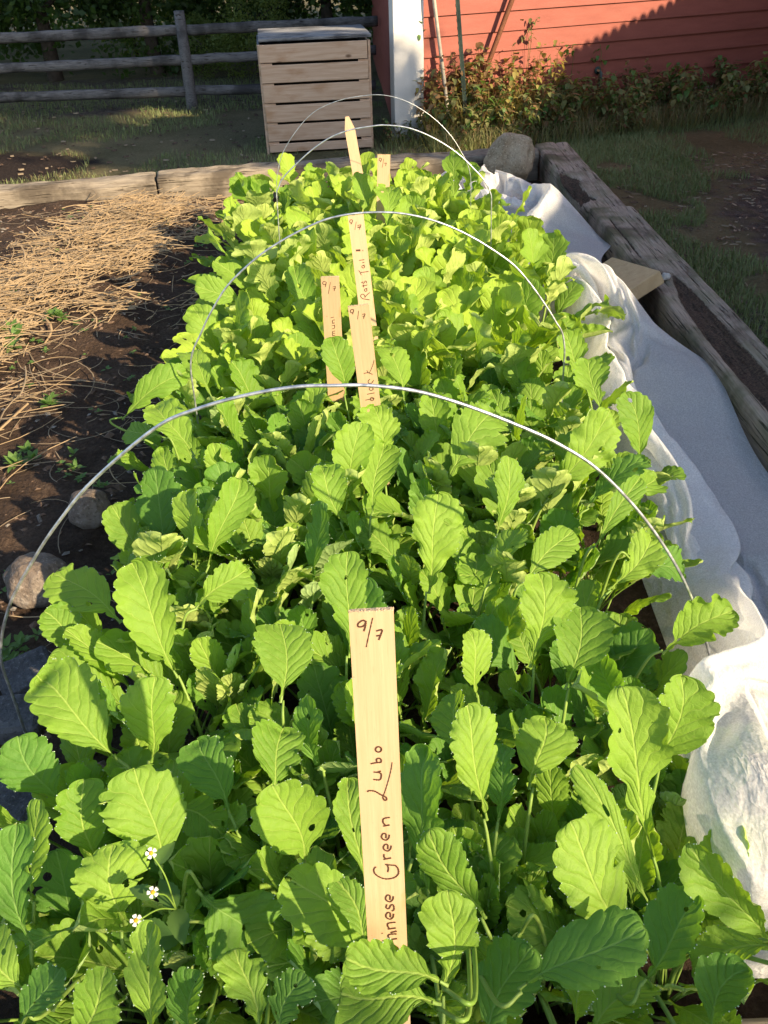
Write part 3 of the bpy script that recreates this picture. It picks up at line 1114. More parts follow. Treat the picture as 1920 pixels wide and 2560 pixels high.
def stake(top, bot, zb, wt, wb, label, strokes, sc_off, ink, pointed=False):
    """top, bot: pixel centres of the visible ends; zb: height of the visible lower end; wt, wb widths in pixels."""
    Bp = P(*bot, zb)
    fwd = Vector(RC @ np.array([0, 0, -1.0]))
    zcb = (Bp - Vector((0, 0, HC))).dot(fwd)
    wid = wb * zcb / FPX
    zct = wid * FPX / wt
    zct = max(zcb - .35, min(zcb + .03, zct))
    T = Vector((0, 0, HC)) + Vector(ray(*top)) * zct
    ax = (T - Bp).normalized()
    right = Vector(RC @ np.array([1.0, 0, 0]))
    xr = (right - ax * right.dot(ax)).normalized()
    nr = xr.cross(ax)                                  # faces the camera
    foot = Bp - ax * ((Bp.z + .06) / ax.z)
    L = (T - foot).length
    root = empty('plant_stake', foot)
    root.matrix_world = Matrix(((xr.x, -nr.x, ax.x, foot.x), (xr.y, -nr.y, ax.y, foot.y), (xr.z, -nr.z, ax.z, foot.z), (0, 0, 0, 1)))
    tag(root, label, 'plant stake', 'wooden name stakes standing in the greens')
    th = .007
    m = MB()
    hw = wid / 2
    if pointed:
        sh = L - wid * 1.35
        out = [(-hw, 0), (hw, 0), (hw, sh), (hw * .22, L), (-hw * .22 - hw * .25, L), (-hw, sh)]
    else:
        c = .0022
        out = [(-hw, 0), (hw, 0), (hw, L - c), (hw - c, L), (-hw + c * .5, L - .001), (-hw, L - c)]
    k = len(out); e = .0006
    v = [(x, 0, z) for x, z in out] + [(x, th, z) for x, z in out]
    f = [tuple(range(k)), tuple(range(2 * k - 1, k - 1, -1))] + [(i, i + k, (i + 1) % k + k, (i + 1) % k) for i in range(k)]
    m.add(v, f)
    for i in (2, 3, 4):
        m.mi[2 + i] = 1 if not pointed else 0
    o = m.build('board', [M['stake'], M['stake_end']], root)
    if not pointed:
        # fuzzy saw-cut end grain
        fz = MB(); rr = random.Random(5)
        for _ in range(70):
            x = rr.uniform(-hw, hw); h = rr.uniform(.0006, .0022); y = rr.uniform(-.0004, th * .6)
            fz.add([(x - .0007, y, L - .0015), (x + .0007, y, L - .0015), (x + rr.uniform(-.001, .001), y - .0006, L + h)], [(0, 1, 2)])
        fz.build('sawn_end', M['stake_end'], root)
    if strokes:
        w_ = MB()
        inv = root.matrix_world.inverted()
        ox, oy, s = sc_off

        def loc2(p):
            px, py = ox + p[0] / s, oy + p[1] / s
            d = Vector(ray(px, py)); o_ = Vector((0, 0, HC))
            t = (foot - o_).dot(nr) / d.dot(nr)
            return inv @ (o_ + d * t)
        off = -.00045
        for item in strokes:
            if isinstance(item, dict): pts, wk = item['p'], item['w']
            else: pts, wk = item, 1.0
            q = [loc2(p) for p in catm([(a, b, 0) for a, b in pts])]
            v, f = [], []
            for i, p in enumerate(q):
                t = (q[min(i + 1, len(q) - 1)] - q[max(i - 1, 0)]); t.y = 0
                if t.length < 1e-9: t = Vector((0, 0, 1))
                t.normalize(); nn = Vector((t.z, 0, -t.x))
                hwid = ink * .5 * wk * (.85 + .3 * math.sin(i * .7 + len(v)))
                for sgn in (-1, 1):
                    a = p + nn * hwid * sgn; v.append((a.x, off, a.z))
            for i in range(len(q) - 1): f.append((2 * i, 2 * i + 1, 2 * i + 3, 2 * i + 2))
            w_.add(v, f)
            off -= .00001
        w_.build('lettering', M['ink'], root)
    STAKES.append(dict(q=[(top[0] - wt / 2, top[1]), (top[0] + wt / 2, top[1]), (bot[0] + wb / 2, bot[1]), (bot[0] - wb / 2, bot[1])], z=zct, zb=zcb))
    return root


def circ(cx, cy, rx, ry, a0=0, a1=380, n=12):
    return [(cx + rx * math.cos(rad(a0 + (a1 - a0) * i / n)), cy + ry * math.sin(rad(a0 + (a1 - a0) * i / n))) for i in range(n + 1)]


def sh(pts, dx, dy): return [(x + dx, y + dy) for x, y in pts]


e_ = [(862, 1412), (862, 1386), (846, 1381), (834, 1398), (840, 1415), (862, 1424), (880, 1410), (884, 1388)]
k1 = 2.572; k2 = 2.592


def up(pts): return [((x / k2) * k1, (y / k2 - 700) * k1) for x, y in pts]


front = [up([(712, 1434), (692, 1427), (664, 1446), (662, 1466), (686, 1468), (706, 1454), (712, 1434)]), up([(713, 1430), (709, 1465), (699, 1498)]),
         {'p': up([(757, 1410), (741, 1480), (715, 1600)]), 'w': .6}, up([(780, 1496), (800, 1490), (818, 1490), (810, 1518), (796, 1554)]), up([(780, 1528), (812, 1522)]),
         circ(788, 445, 19, 17), [(738, 537), (770, 531), (806, 528)], [(778, 529), (776, 508), (794, 502), (806, 514), (803, 530)],
         [(755, 638), (795, 640), (806, 620), (800, 597), (757, 590)], [(780, 592), (804, 584)],
         [(716, 718), (728, 710), (765, 714), (802, 735), (836, 752), (840, 768), (826, 771), (815, 752)], {'p': [(815, 752), (830, 715), (850, 650), (868, 580), (876, 528)], 'w': .55},
         [(818, 938), (860, 930)], [(834, 934), (818, 914), (822, 890), (862, 881)],
         sh(e_, -26, -396), sh(e_, -14, -326), [(820, 1152), (870, 1142)], [(838, 1148), (824, 1136), (824, 1118)],
         [(772, 1198), (758, 1218), (772, 1250), (826, 1276), (886, 1270), (916, 1244), (914, 1212), (898, 1190)], [(898, 1190), (868, 1188), (832, 1184)], [(840, 1180), (852, 1206), (848, 1234)],
         e_, [(842, 1440), (838, 1462), (855, 1468), (868, 1446), (884, 1445), (888, 1474), (874, 1484)], sh(e_, 2, 112),
         [(848, 1600), (900, 1592)], [(860, 1597), (848, 1580), (852, 1562), (899, 1555)], [(866, 1622), (906, 1612)], [(811, 1624), (814, 1628)],
         [(815, 1676), (908, 1660)], [(868, 1666), (852, 1650), (858, 1634), (906, 1630)],
         [(790, 1740), (800, 1715), (850, 1700), (905, 1712), (915, 1740), (890, 1765)]]
stake((927.5, 1526), (969, 2362), .47, 113, 98, 'nearest pale wooden stake, hand-lettered Green Lubo in brown ink', front, (640, 1700, k1), .0021)
k3 = 4.425
blk = [[(458, 1122), (432, 1126), (425, 1148), (445, 1160), (460, 1142), (459, 1122)], [(461, 1122), (457, 1150), (450, 1176)], {'p': [(517, 1135), (505, 1232)], 'w': .6},
       [(558, 1176), (587, 1171), (578, 1196), (571, 1224)], [(560, 1197), (586, 1193)],
       [(572, 1830), (620, 1822), (670, 1840)], {'p': [(606, 1794), (630, 1824), (656, 1780), (678, 1720), (687, 1680)], 'w': .8},
       [(642, 1893), (622, 1912), (630, 1938), (660, 1936), (682, 1903)], circ(655, 2000, 22, 17), [(654, 1982), (684, 1972)], [(608, 2060), (692, 2044)],
       [(590, 2125), (690, 2105)], circ(664, 2112, 20, 18)]
stake((895.7, 763), (924.6, 1000), .47, 53, 50, 'wooden stake lettered black, standing directly behind the nearest hoop', blk, (780, 520, k3), .0021)
muni = [[(152, 816), (126, 814), (120, 838), (144, 848), (158, 830), (156, 816)], [(158, 818), (155, 845), (148, 872)], {'p': [(206, 818), (180, 950)], 'w': .6},
        [(230, 873), (260, 868), (251, 892), (245, 918)], [(232, 894), (262, 890)], [(163, 1196), (167, 1199)], [(206, 1214), (242, 1206)],
        [(224, 1276), (252, 1270)], [(234, 1273), (225, 1253), (232, 1240), (254, 1237)], [(222, 1336), (244, 1332), (253, 1315), (246, 1299), (222, 1300)], [(244, 1300), (254, 1292)],
        [(225, 1412), (256, 1408)], [(234, 1410), (226, 1396), (233, 1386), (256, 1385)], [(234, 1386), (227, 1373), (233, 1363), (257, 1360)]]
stake((824.5, 692), (833, 846), .48, 46, 44, 'short wooden stake lettered muni, left of the stake lettered black', muni, (780, 520, k3), .0020)
rat = [[(444, 130), (422, 134), (420, 160), (438, 165), (448, 145), (445, 131)], [(448, 132), (444, 160), (430, 180)], {'p': [(490, 152), (475, 242)], 'w': .6},
       [(503, 194), (541, 188), (531, 212), (525, 240)], {'p': [(503, 214), (541, 210)], 'w': 1.6}, {'p': [(486, 470), (536, 468)], 'w': 2.6}, {'p': [(559, 470), (566, 470)], 'w': 1.8},
       [(520, 580), (579, 572)], [(556, 606), (580, 601)], circ(567, 650, 15, 14), [(564, 636), (582, 630)], [(540, 714), (627, 702)], [(517, 690), (532, 712), (546, 742)],
       [(562, 812), (566, 834), (580, 826), (588, 808), (603, 814), (602, 832)], [(544, 828), (554, 822)], [(552, 864), (604, 854), (608, 846)], [(570, 846), (573, 878)],
       circ(595, 908, 14, 14), [(592, 894), (612, 888)], [(556, 1003), (637, 1016)], [(560, 1003), (538, 978), (552, 954), (580, 962), (588, 994)], [(588, 984), (612, 958), (640, 934)]]
stake((889, 537), (916.5, 768), .48, 39.5, 39, "tall wooden stake lettered Rat's Tail with an exclamation mark, under the second hoop", rat, (780, 520, k3), .0024)
k4 = 4.88
far_ = [[(846, 761), (826, 759), (821, 784), (840, 791), (849, 772), (846, 761)], [(848, 764), (845, 786), (834, 806)], {'p': [(876, 765), (855, 876)], 'w': .6},
        [(883, 822), (906, 818), (902, 834), (897, 852)]]
stake((960, 386), (958, 478), .49, 32, 31.5, 'short blunt wooden stake dated 9/7 at the far end, right of the pointed stake', far_, (780, 240, k4), .0030)
stake((869, 291), (895.5, 440), .48, 25.5, 26, 'blank wooden stake with its pointed end up, in front of the slatted bin', None, None, 0, True)

# ================================================================== LEAVES
WING = .18


def leaf_data(pet, L, W, inc0, inc1, kind, rr, nt=30, nu=8, twist=0.0, flat=False):
    """One radish leaf: stalk from the origin, blade arching outward along +Y, upper face up/inward.
    Returns verts, faces, material index, uv, uv2."""
    # centre line
    ns = 6
    pts, tang = [], []
    y = z = 0.0
    inc = inc0
    tot = pet + L
    N = ns + nt
    bl_start = ns
    ts = []
    for i in range(nt + 1):
        s = i / nt
        ts.append(1 - (1 - s) ** 1.45)
    seg = [pet * i / ns for i in range(ns)] + [pet + L * t for t in ts]
    wob = rr.uniform(0, 6.28)
    for i, s in enumerate(seg):
        u = s / tot
        inc = inc0 + (inc1 - inc0) * (u ** 1.6)
        if i: 
            ds = s - seg[i - 1]
            y += math.cos(inc) * ds; z += math.sin(inc) * ds
        pts.append(Vector((.006 * math.sin(u * 5 + wob), y, z)))
        tang.append(Vector((0, math.cos(inc), math.sin(inc))))
    v, f, mi, uv, uv2 = [], [], [], [], []
    lr = rr.random()
    # stalk
    r0, r1 = .0034 * (W / .09) ** .5, .0020 * (W / .09) ** .5
    nk = 6
    for i in range(ns + 3):
        p, t = pts[i], tang[i]
        nn = Vector((0, -t.z, t.y))
        r = r0 + (r1 - r0) * i / (ns + 2)
        for k in range(nk):
            a = 2 * math.pi * k / nk
            q = p + Vector((1, 0, 0)) * (r * 1.15 * math.cos(a)) + nn * (r * math.sin(a) - r * .6)
            v.append(q); uv.append((.5, 0)); uv2.append((lr, .2))
    for i in range(ns + 2):
        for k in range(nk):
            f.append((i * nk + k, (i + 1) * nk + k, (i + 1) * nk + (k + 1) % nk, i * nk + (k + 1) % nk)); mi.append(1)
    b0 = len(v)
    # blade
    holes = []
    a_, b_ = {'round': (.66, .44), 'long': (.82, .46), 'lobed': (.85, .44), 'frilly': (.8, .46)}[kind]
    pk = a_ / (a_ + b_); nrm = pk ** a_ * (1 - pk) ** b_
    nsc = {'round': 9, 'long': 11, 'lobed': 10, 'frilly': 10}[kind] * rr.uniform(.85, 1.2)
    amp = {'round': .15, 'long': .155, 'lobed': .16, 'frilly': .17}[kind] * rr.uniform(.75, 1.25)
    ncs = rr.uniform(2.2, 3.6); camp = {'round': .05, 'long': .08, 'lobed': .16, 'frilly': .22}[kind] * rr.uniform(.5, 1.2)
    ruf = {'round': .0035, 'long': .006, 'lobed': .008, 'frilly': .011}[kind] * (W / .09) * rr.uniform(.5, 1.5)
    cup = rr.uniform(-.05, .32) if kind != 'frilly' else rr.uniform(-.25, .25)
    p0, p1, p2 = rr.uniform(0, 6), rr.uniform(0, 6), rr.uniform(0, 6)
    asym = rr.uniform(-.15, .15)
    edge = rr.uniform(-.6, .8)                # rim rolls down or up
    tipb = rr.uniform(-.5, .25)
    bites = []
    for _ in range(rr.choice((0, 0, 0, 1, 1, 2))):
        bites.append((rr.choice((-1, 1)), rr.uniform(.35, .9), rr.uniform(.02, .06), rr.uniform(.12, .4)))
    for i in range(nt + 1):
        t = ts[i]
        p, tg = pts[ns + i], tang[ns + i]
        nn0 = Vector((0, -tg.z, tg.y))
        ang = twist * t
        xd = Vector((1, 0, 0)) * math.cos(ang) + nn0 * math.sin(ang)
        nn = nn0 * math.cos(ang) - Vector((1, 0, 0)) * math.sin(ang)
        tb_ = (t - WING) / (1 - WING)
        w0 = W / 2 * (tb_ ** a_ * (1 - tb_) ** b_) / nrm if 0 < tb_ < 1 else 0.0
        if t < 1:
            wg = W / 2 * (.035 + .13 * smooth(.0, WING * 1.3, t)) * (1 + .45 * math.sin(t * 34 + p2)) * smooth(1, .6, t)
            w0 = max(w0, wg, .0018) if t < .5 else w0
        lob = 1.0
        if kind == 'lobed':
            lob = 1 - .50 * smooth(.56, .46, t) * (1 - .75 * math.exp(-((t - .36) / .05) ** 2) - .6 * math.exp(-((t - .22) / .04) ** 2))
        elif kind == 'frilly':
            lob = 1 - .42 * smooth(.66, .56, t) * (1 - math.exp(-((t - .47) / .06) ** 2) - .9 * math.exp(-((t - .30) / .045) ** 2))
        w0 *= lob
        for k in range(nu + 1):
            u = -1 + 2 * k / nu
            au = abs(u)
            ph = t * nsc * math.pi + (p0 if u > 0 else p1) + .7 * math.sin(t * 9 + p2)
            sc_ = abs(math.sin(ph)) ** .55 - .55
            out = 1 + amp * sc_ * (au ** 4) * (1 - .3 * smooth(.93, 1, t)) + camp * math.sin(t * ncs * 6.28 + (p1 if u > 0 else p0)) * au ** 3 * (1 - smooth(.85, 1, t))
            for (sd, tb, wb, db) in bites:
                if u * sd > 0: out -= db * math.exp(-((t - tb) / wb) ** 4) * au ** 2
            wk = w0 * (1 + asym * (1 if u > 0 else -1))
            xx = wk * u * out
            # tooth points lean forward
            fwd = .006 * (W / .09) * sc_ * au ** 5
            h = cup * wk * au ** 1.7
            h += edge * wk * .35 * au ** 5
            h += ruf * au ** 2 * math.sin(t * nsc * 1.25 + (p0 if u > 0 else p2) + math.sin(t * 17 + p1))
            h += -.0009 * math.cos((tb_ * 6.0 - au ** .85 * 2.3) * 2 * math.pi) * au * (1 - au) * 3 * (W / .09)
            h += tipb * L * .25 * smooth(.72, 1.0, t) ** 2 * (1 - .5 * au)
            h -= .0015 * math.exp(-(u * wk / .004) ** 2)
            v.append(p + xd * xx + nn * h + tg * fwd)
            uv.append(((u + 1) / 2, max(0, tb_))); uv2.append((lr, wk * 10))
    for i in range(nt):
        for k in range(nu):
            a = b0 + i * (nu + 1) + k
            if any((i - hi) ** 2 * .5 + (k + .5 - hk) ** 2 < hr for (hi, hk, hr) in holes): continue
            f.append((a, a + 1, a + nu + 2, a + nu + 1)); mi.append(0)
    return v, f, mi, uv, uv2


def beads(v, b0, nt, nu, rr, mb_v, mb_f, cnt=14):
    """guttation drops along the rim"""
    oc = [(1, 0, 0), (-1, 0, 0), (0, 1, 0), (0, -1, 0), (0, 0, 1), (0, 0, -1)]
    of = [(0, 2, 4), (2, 1, 4), (1, 3, 4), (3, 0, 4), (2, 0, 5), (1, 2, 5), (3, 1, 5), (0, 3, 5)]
    for _ in range(cnt):
        i = rr.randint(int(nt * .3), nt - 1); k = rr.choice((0, nu))
        p = Vector(v[b0 + i * (nu + 1) + k]); r = rr.uniform(.0008, .0016)
        b = len(mb_v)
        mb_v += [p + Vector(o) * r for o in oc]
        mb_f += [tuple(q + b for q in t) for t in of]


def leaf_mesh(name, data_list, mats, drops=0, rr=None):
    V, F, MI, UV, UV2 = [], [], [], [], []
    for (v, f, mi, uv, uv2), mx in data_list:
        b = len(V)
        vv = [mx @ p for p in v] if mx is not None else v
        V += vv; F += [tuple(i + b for i in q) for q in f]; MI += mi; UV += uv; UV2 += uv2
        if drops:
            dv, df = [], []
            nb = len(v)
            beads(vv, len(v) - (DNT + 1) * (DNU + 1), DNT, DNU, rr, dv, df, drops)
            b = len(V); V += dv; F += [tuple(i + b for i in q) for q in df]; MI += [2] * len(df)
            UV += [(0, 0)] * len(dv); UV2 += [(0, 0)] * len(dv)
    me = mesh(name, V, F, mats, True, UV, UV2)
    me.polygons.foreach_set('material_index', MI)
    return me


DNT, DNU = 52, 10
LM = [M['leaf'], M['stalk'], M['drop']]
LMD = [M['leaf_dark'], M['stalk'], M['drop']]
LMF = [M['leaf_far'], M['stalk'], M['drop']]

rr = random.Random(21)
LEAFLIB = []      # near leaves, each a mesh used by many leaf parts
for k in range(36):
    kind = rr.choices(['round', 'long', 'lobed'], [.52, .30, .18])[0]
    hgt = rr.random()
    inc0 = rad(rr.uniform(58, 84)); inc1 = rad(rr.uniform(0, 55)) if k % 3 else rad(rr.uniform(40, 80))
    L = rr.uniform(.145, .20); Wd = rr.uniform(.074, .104) if kind == 'round' else rr.uniform(.062, .090)
    pet = rr.uniform(.14, .24)
    d = leaf_data(pet, L, Wd, inc0, inc1, kind, rr, DNT, DNU, rr.uniform(-.6, .6))
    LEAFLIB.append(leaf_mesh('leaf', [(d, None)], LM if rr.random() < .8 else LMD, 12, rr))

# ---------------------------------------------------------------- canopy outline
YL = [(.5, -.56), (.87, -.57), (1.04, -.58), (1.35, -.62), (1.66, -.58), (2.19, -.60), (2.6, -.56), (3.08, -.56), (4.2, -.62), (4.8, -.5)]
YR = [(.5, .44), (.83, .45), (.98, .48), (1.10, .60), (1.43, .61), (1.97, .63), (3.06, .67), (3.9, .60), (4.4, .48), (4.8, .36)]


def interp(tb, y):
    if y <= tb[0][0]: return tb[0][1]
    for (a, b), (c, d) in zip(tb[:-1], tb[1:]):
        if y <= c: return b + (d - b) * (y - a) / (c - a)
    return tb[-1][1]


def clear_of_stakes(pt):
    """False when a leaf at this spot would hide a stake's lettered face."""
    p = Vector(pt)
    px, py = PX_of(p)
    fwd = Vector(RC @ np.array([0, 0, -1.0]))
    z = (p - Vector((0, 0, HC))).dot(fwd)
    for s in STAKES:
        q = s['q']
        if py < q[0][1] - 30 or py > q[2][1] + 12: continue
        t = (py - q[0][1]) / (q[3][1] - q[0][1])
        xl = q[0][0] + (q[3][0] - q[0][0]) * t; xr = q[1][0] + (q[2][0] - q[1][0]) * t
        zz = s['z'] + (s['zb'] - s['z']) * 0
        marg = 36 / max(z, .5)
        dep = s['depth']
        if xl - marg < px < xr + marg and z < dep + .12: return False
    return True


fwdv = Vector(RC @ np.array([0, 0, -1.0]))
for s in STAKES: s['depth'] = s['z']

# ---------------------------------------------------------------- hero leaves seen singly near the viewer
HERO = [  # base px, tip px, width px, kind, height of base, dark?
    ((385, 2120), (338, 1929), 187, 'round', .36, 0), ((292, 2264), (272, 2118), 172, 'round', .34, 0), ((520, 2225), (632, 2350), 190, 'round', .34, 1),
    ((255, 1848), (85, 1692), 156, 'round', .38, 0), ((369, 1852), (386, 1688), 125, 'long', .38, 0), ((122, 1972), (45, 1856), 130, 'round', .33, 1),
    ((222, 2110), (203, 1965), 120, 'round', .34, 0), ((382, 2550), (362, 2326), 122, 'long', .36, 1), ((1060, 2495), (872, 2478), 205, 'round', .50, 0),
    ((1075, 2440), (880, 2392), 120, 'round', .52, 0), ((912, 2338), (716, 2186), 150, 'round', .36, 0), ((912, 2328), (848, 2202), 78, 'long', .40, 0),
    ((750, 2112), (690, 1962), 165, 'round', .37, 0), ((676, 1942), (712, 1820), 132, 'round', .37, 0), ((1202, 1986), (1157, 1772), 120, 'long', .38, 0),
    ((1072, 2165), (1036, 1880), 130, 'long', .33, 1), ((1110, 2431), (1118, 2221), 132, 'lobed', .37, 0), ((898, 2163), (874, 1948), 82, 'long', .34, 0),
    ((1186, 2240), (1090, 2062), 112, 'long', .36, 1), ((1546, 2286), (1408, 2058), 178, 'round', .40, 0), ((1355, 2440), (1606, 2336), 168, 'round', .40, 1),
    ((1620, 2055), (1530, 1722), 140, 'lobed', .40, 0), ((1610, 2198), (1428, 1930), 74, 'long', .38, 0), ((1660, 1868), (1702, 1690), 152, 'round', .38, 0),
    ((1338, 1926), (1358, 1800), 138, 'round', .37, 0), ((1905, 2302), (1738, 2080), 118, 'long', .33, 1), ((1632, 2408), (1750, 2262), 145, 'round', .33, 1),
    ((1935, 2350), (1745, 2416), 112, 'long', .30, 1), ((272, 1516), (148, 1434), 120, 'round', .38, 0), ((422, 1628), (326, 1418), 128, 'round', .39, 0),
    ((509, 1488), (612, 1416), 96, 'round', .39, 0), ((194, 1604), (116, 1538), 95, 'round', .34, 0), ((390, 1466), (397, 1336), 88, 'long', .35, 1),
    ((462, 1104), (388, 1008), 96, 'round', .40, 0), ((392, 1082), (322, 1076), 62, 'round', .36, 0), ((532, 1362), (594, 1198), 86, 'long', .38, 0),
    ((486, 1366), (482, 1226), 86, 'long', .36, 1), ((866, 1582), (870, 1388), 108, 'long', .40, 0), ((842, 1268), (802, 1168), 86, 'round', .40, 0),
    ((934, 1238), (957, 1110), 88, 'round', .40, 0), ((872, 1202), (896, 1060), 92, 'long', .40, 0), ((790, 1416), (814, 1264), 84, 'long', .38, 1),
    ((1070, 1424), (1090, 1238), 122, 'long', .38, 0), ((706, 1704), (710, 1558), 138, 'round', .39, 0), ((1192, 1698), (1176, 1584), 86, 'round', .39, 0),
    ((1338, 1610), (1346, 1434), 128, 'long', .40, 0), ((1430, 1672), (1458, 1523), 138, 'round', .39, 0), ((1548, 1438), (1640, 1342), 88, 'long', .38, 0),
    ((1686, 1594), (1822, 1524), 104, 'round', .36, 0), ((1500, 1322), (1586, 1196), 58, 'long', .40, 0), ((1396, 1196), (1512, 1034), 108, 'long', .40, 0),
    ((1496, 1236), (1610, 1146), 94, 'long', .38, 1), ((1250, 1290), (1255, 1150), 75, 'long', .38, 0), ((60, 2300), (20, 2080), 120, 'round', .33, 1),
    ((140, 2330), (-20, 2420), 110, 'long', .30, 1), ((1225, 2560), (1330, 2380), 170, 'round', .30, 1), ((640, 2560), (600, 2380), 110, 'lobed', .33, 0),
    ((330, 1010), (470, 925), 70, 'round', .38, 0), ((590, 735), (490, 725), 62, 'round', .40, 0), ((770, 770), (735, 668), 64, 'round', .42, 0),
    ((1130, 1160), (1240, 1020), 130, 'long', .40, 0), ((1000, 960), (965, 860), 75, 'round', .40, 0), ((1250, 2010), (1270, 1870), 100, 'round', .34, 1),
    ((80, 2200), (95, 2010), 100, 'round', .30, 1), ((1500, 2560), (1620, 2470), 130, 'round', .27, 1), ((1040, 2100), (1090, 1950), 90, 'round', .30, 1),
    ((560, 1990), (500, 1850), 120, 'round', .33, 1), ((445, 2010), (560, 2080), 110, 'round', .30, 1), ((800, 1880), (770, 1740), 90, 'long', .33, 1),
    ((1160, 1860), (1130, 1740), 95, 'round', .34, 1), ((1560, 1760), (1500, 1640), 100, 'round', .33, 1),
    ((955, 1130), (940, 1018), 92, 'long', .43, 0), ((856, 950), (836, 846), 74, 'round', .43, 0), ((968, 570), (962, 480), 56, 'lobed', .44, 0), ((908, 530), (898, 441), 54, 'lobed', .44, 0),
    ((1452, 930), (1402, 838), 72, 'lobed', .42, 0), ((1500, 1010), (1470, 900), 84, 'lobed', .40, 0), ((520, 960), (462, 880), 66, 'round', .40, 0),
    ((60, 2540), (150, 2430), 125, 'round', .34, 1), ((190, 2570), (265, 2440), 115, 'round', .33, 0), ((40, 2450), (-30, 2340), 110, 'round', .34, 1),
    ((700, 2560), (765, 2440), 110, 'round', .34, 1), ((1290, 2330), (1210, 2440), 120, 'long', .34, 1), ((1790, 2540), (1870, 2420), 120, 'round', .30, 1), ((1440, 2540), (1480, 2420), 100, 'long', .30, 1),
    ((480, 2560), (470, 2440), 120, 'round', .32, 1), ((1560, 1250), (1640, 1190), 80, 'lobed', .36, 0), ((1600, 1390), (1700, 1440), 90, 'round', .34, 1), ((1240, 1420), (1300, 1330), 90, 'round', .35, 1),
    ((1765, 2015), (1700, 1880), 125, 'round', .20, 1), ((1835, 1965), (1800, 1835), 115, 'round', .20, 1), ((1650, 1960), (1620, 1850), 105, 'round', .24, 1),
    ((1600, 1120), (1560, 985), 84, 'long', .38, 0), ((1330, 1420), (1420, 1330), 88, 'round', .38, 0),
]
ZONES = {}


def zone_label(x, y):
    side = 'left edge' if x < -.28 else ('right edge' if x > .26 else 'middle')
    if y < 1.225: return f'big radish plant at the {side} of the bed, before the nearest hoop'
    if y < 2.18: return f'broad-leaved radish plant at the {side} between the two nearest hoops'
    if y < 3.3: return f'pale radish plant at the {side} between the second and third hoops'
    return f'frilly yellow-green radish plant at the {side}, beyond the third hoop'


PLANT_N = 0
GROUP = 'leafy radish plants crowded in the bed'
hero_roots = []
rr = random.Random(5)
for (bp, tp_, wpx, kind, zb, dark) in HERO:
    if bp[1] < 1800: zb -= .035
    B = P(*bp, zb)
    zcb = (B - Vector((0, 0, HC))).dot(fwdv)
    zct = zcb * (1 + rr.uniform(-.015, .045))
    T = Vector((0, 0, HC)) + Vector(ray(*tp_)) * zct
    ax = T - B; ax.normalize(); ext = (T - B).length * WING / (1 - WING)
    B = B - ax * ext + Vector((0, 0, -.02)); ax = T - B; L = ax.length; ax.normalize()
    tocam = (Vector((0, 0, HC)) - (B + T) / 2).normalized()
    nrm = (tocam * .75 + Vector((0, 0, 1)) * .25 + S * .35 + Vector((rr.uniform(-.25, .25), rr.uniform(-.2, .2), 0)))
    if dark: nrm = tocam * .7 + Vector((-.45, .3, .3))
    nrm = (nrm - ax * nrm.dot(ax)).normalized()
    xd = ax.cross(nrm)
    Wd = wpx * zcb / FPX * 1.04
    # blade bent about its own plane: build with incidence 0 and place by matrix
    d = leaf_data(.004, L * 1.03, Wd, rad(rr.uniform(8, 24)), rad(rr.uniform(-34, -8)), kind, rr, DNT, DNU, rr.uniform(-.25, .25))
    mx = Matrix(((xd.x, ax.x, nrm.x, B.x), (xd.y, ax.y, nrm.y, B.y), (xd.z, ax.z, nrm.z, B.z), (0, 0, 0, 1)))
    hx = Vector((ax.x, ax.y, 0))
    hx = hx.normalized() if hx.length > .2 else Vector((0, 1, 0))
    root = Vector((B.x - hx.x * .06, max(.68, B.y - hx.y * .06), .0))
    root.x = max(-.60, min(.62, root.x))
    if root.y < .98: root.x = min(root.x, .42)
    hero_roots.append((root.x, root.y))
    ob = empty('radish_plant', root)
    tag(ob, zone_label(root.x, root.y), 'radish plant', GROUP)
    inv = Matrix.Translation(-root)
    v, f, mi, uv, uv2 = d
    v = [inv @ (mx @ p) for p in v]
    # stalk down to the crown of the plant
    c = crom([Vector((0, 0, 0)), Vector((0, 0, zb * .45)) + (B - root) * .12, (B - root) - ax * .03, (B - root) + ax * .004])
    sm = MB(); sm.tube(c, [.0042 - .0018 * i / (len(c) - 1) for i in range(len(c))], 6)
    dd = (v, f, mi, uv, uv2)
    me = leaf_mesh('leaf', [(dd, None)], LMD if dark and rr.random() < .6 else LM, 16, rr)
    obj('leaf', me, ob)
    sm.build('leaf_stalk', M['stalk'], ob, True)
    PLANT_N += 1
    # a couple of lower leaves fill the plant out
    for k in range(5):
        o = obj('leaf', rr.choice(LEAFLIB), ob)
        s_ = rr.uniform(.75, .92)
        o.scale = (s_, s_, s_ * .9)
        o.rotation_euler = (0, 0, rr.uniform(0, 6.28))

# ---------------------------------------------------------------- the rest of the crop
rr = random.Random(77)
spots = []
y = .70
row = 0
while y < 4.66:
    step = .118 if y < 2.4 else .128
    xl, xr = interp(YL, y) + .07, interp(YR, y) - .07
    x = xl + (step * .5 if row % 2 else 0)
    while x <= xr + 1e-6:
        px_, py_ = x + rr.uniform(-.03, .03), y + rr.uniform(-.03, .03)
        near = min((math.hypot(px_ - a, py_ - b) for a, b in hero_roots), default=9)
        if near > .062 and not (px_ > .38 and .66 < py_ < .98): spots.append((px_, py_))
        x += step
    y += step * .93
    row += 1
maxn = 298 - PLANT_N
if len(spots) > maxn:
    rr.shuffle(spots)
    keep = sorted(spots, key=lambda s: s[1])
    drop = len(spots) - maxn
    idx = sorted(rr.sample(range(len(keep)), drop))
    keep = [s for i, s in enumerate(keep) if i not in set(idx)]
    spots = keep
print('plants', PLANT_N, len(spots))

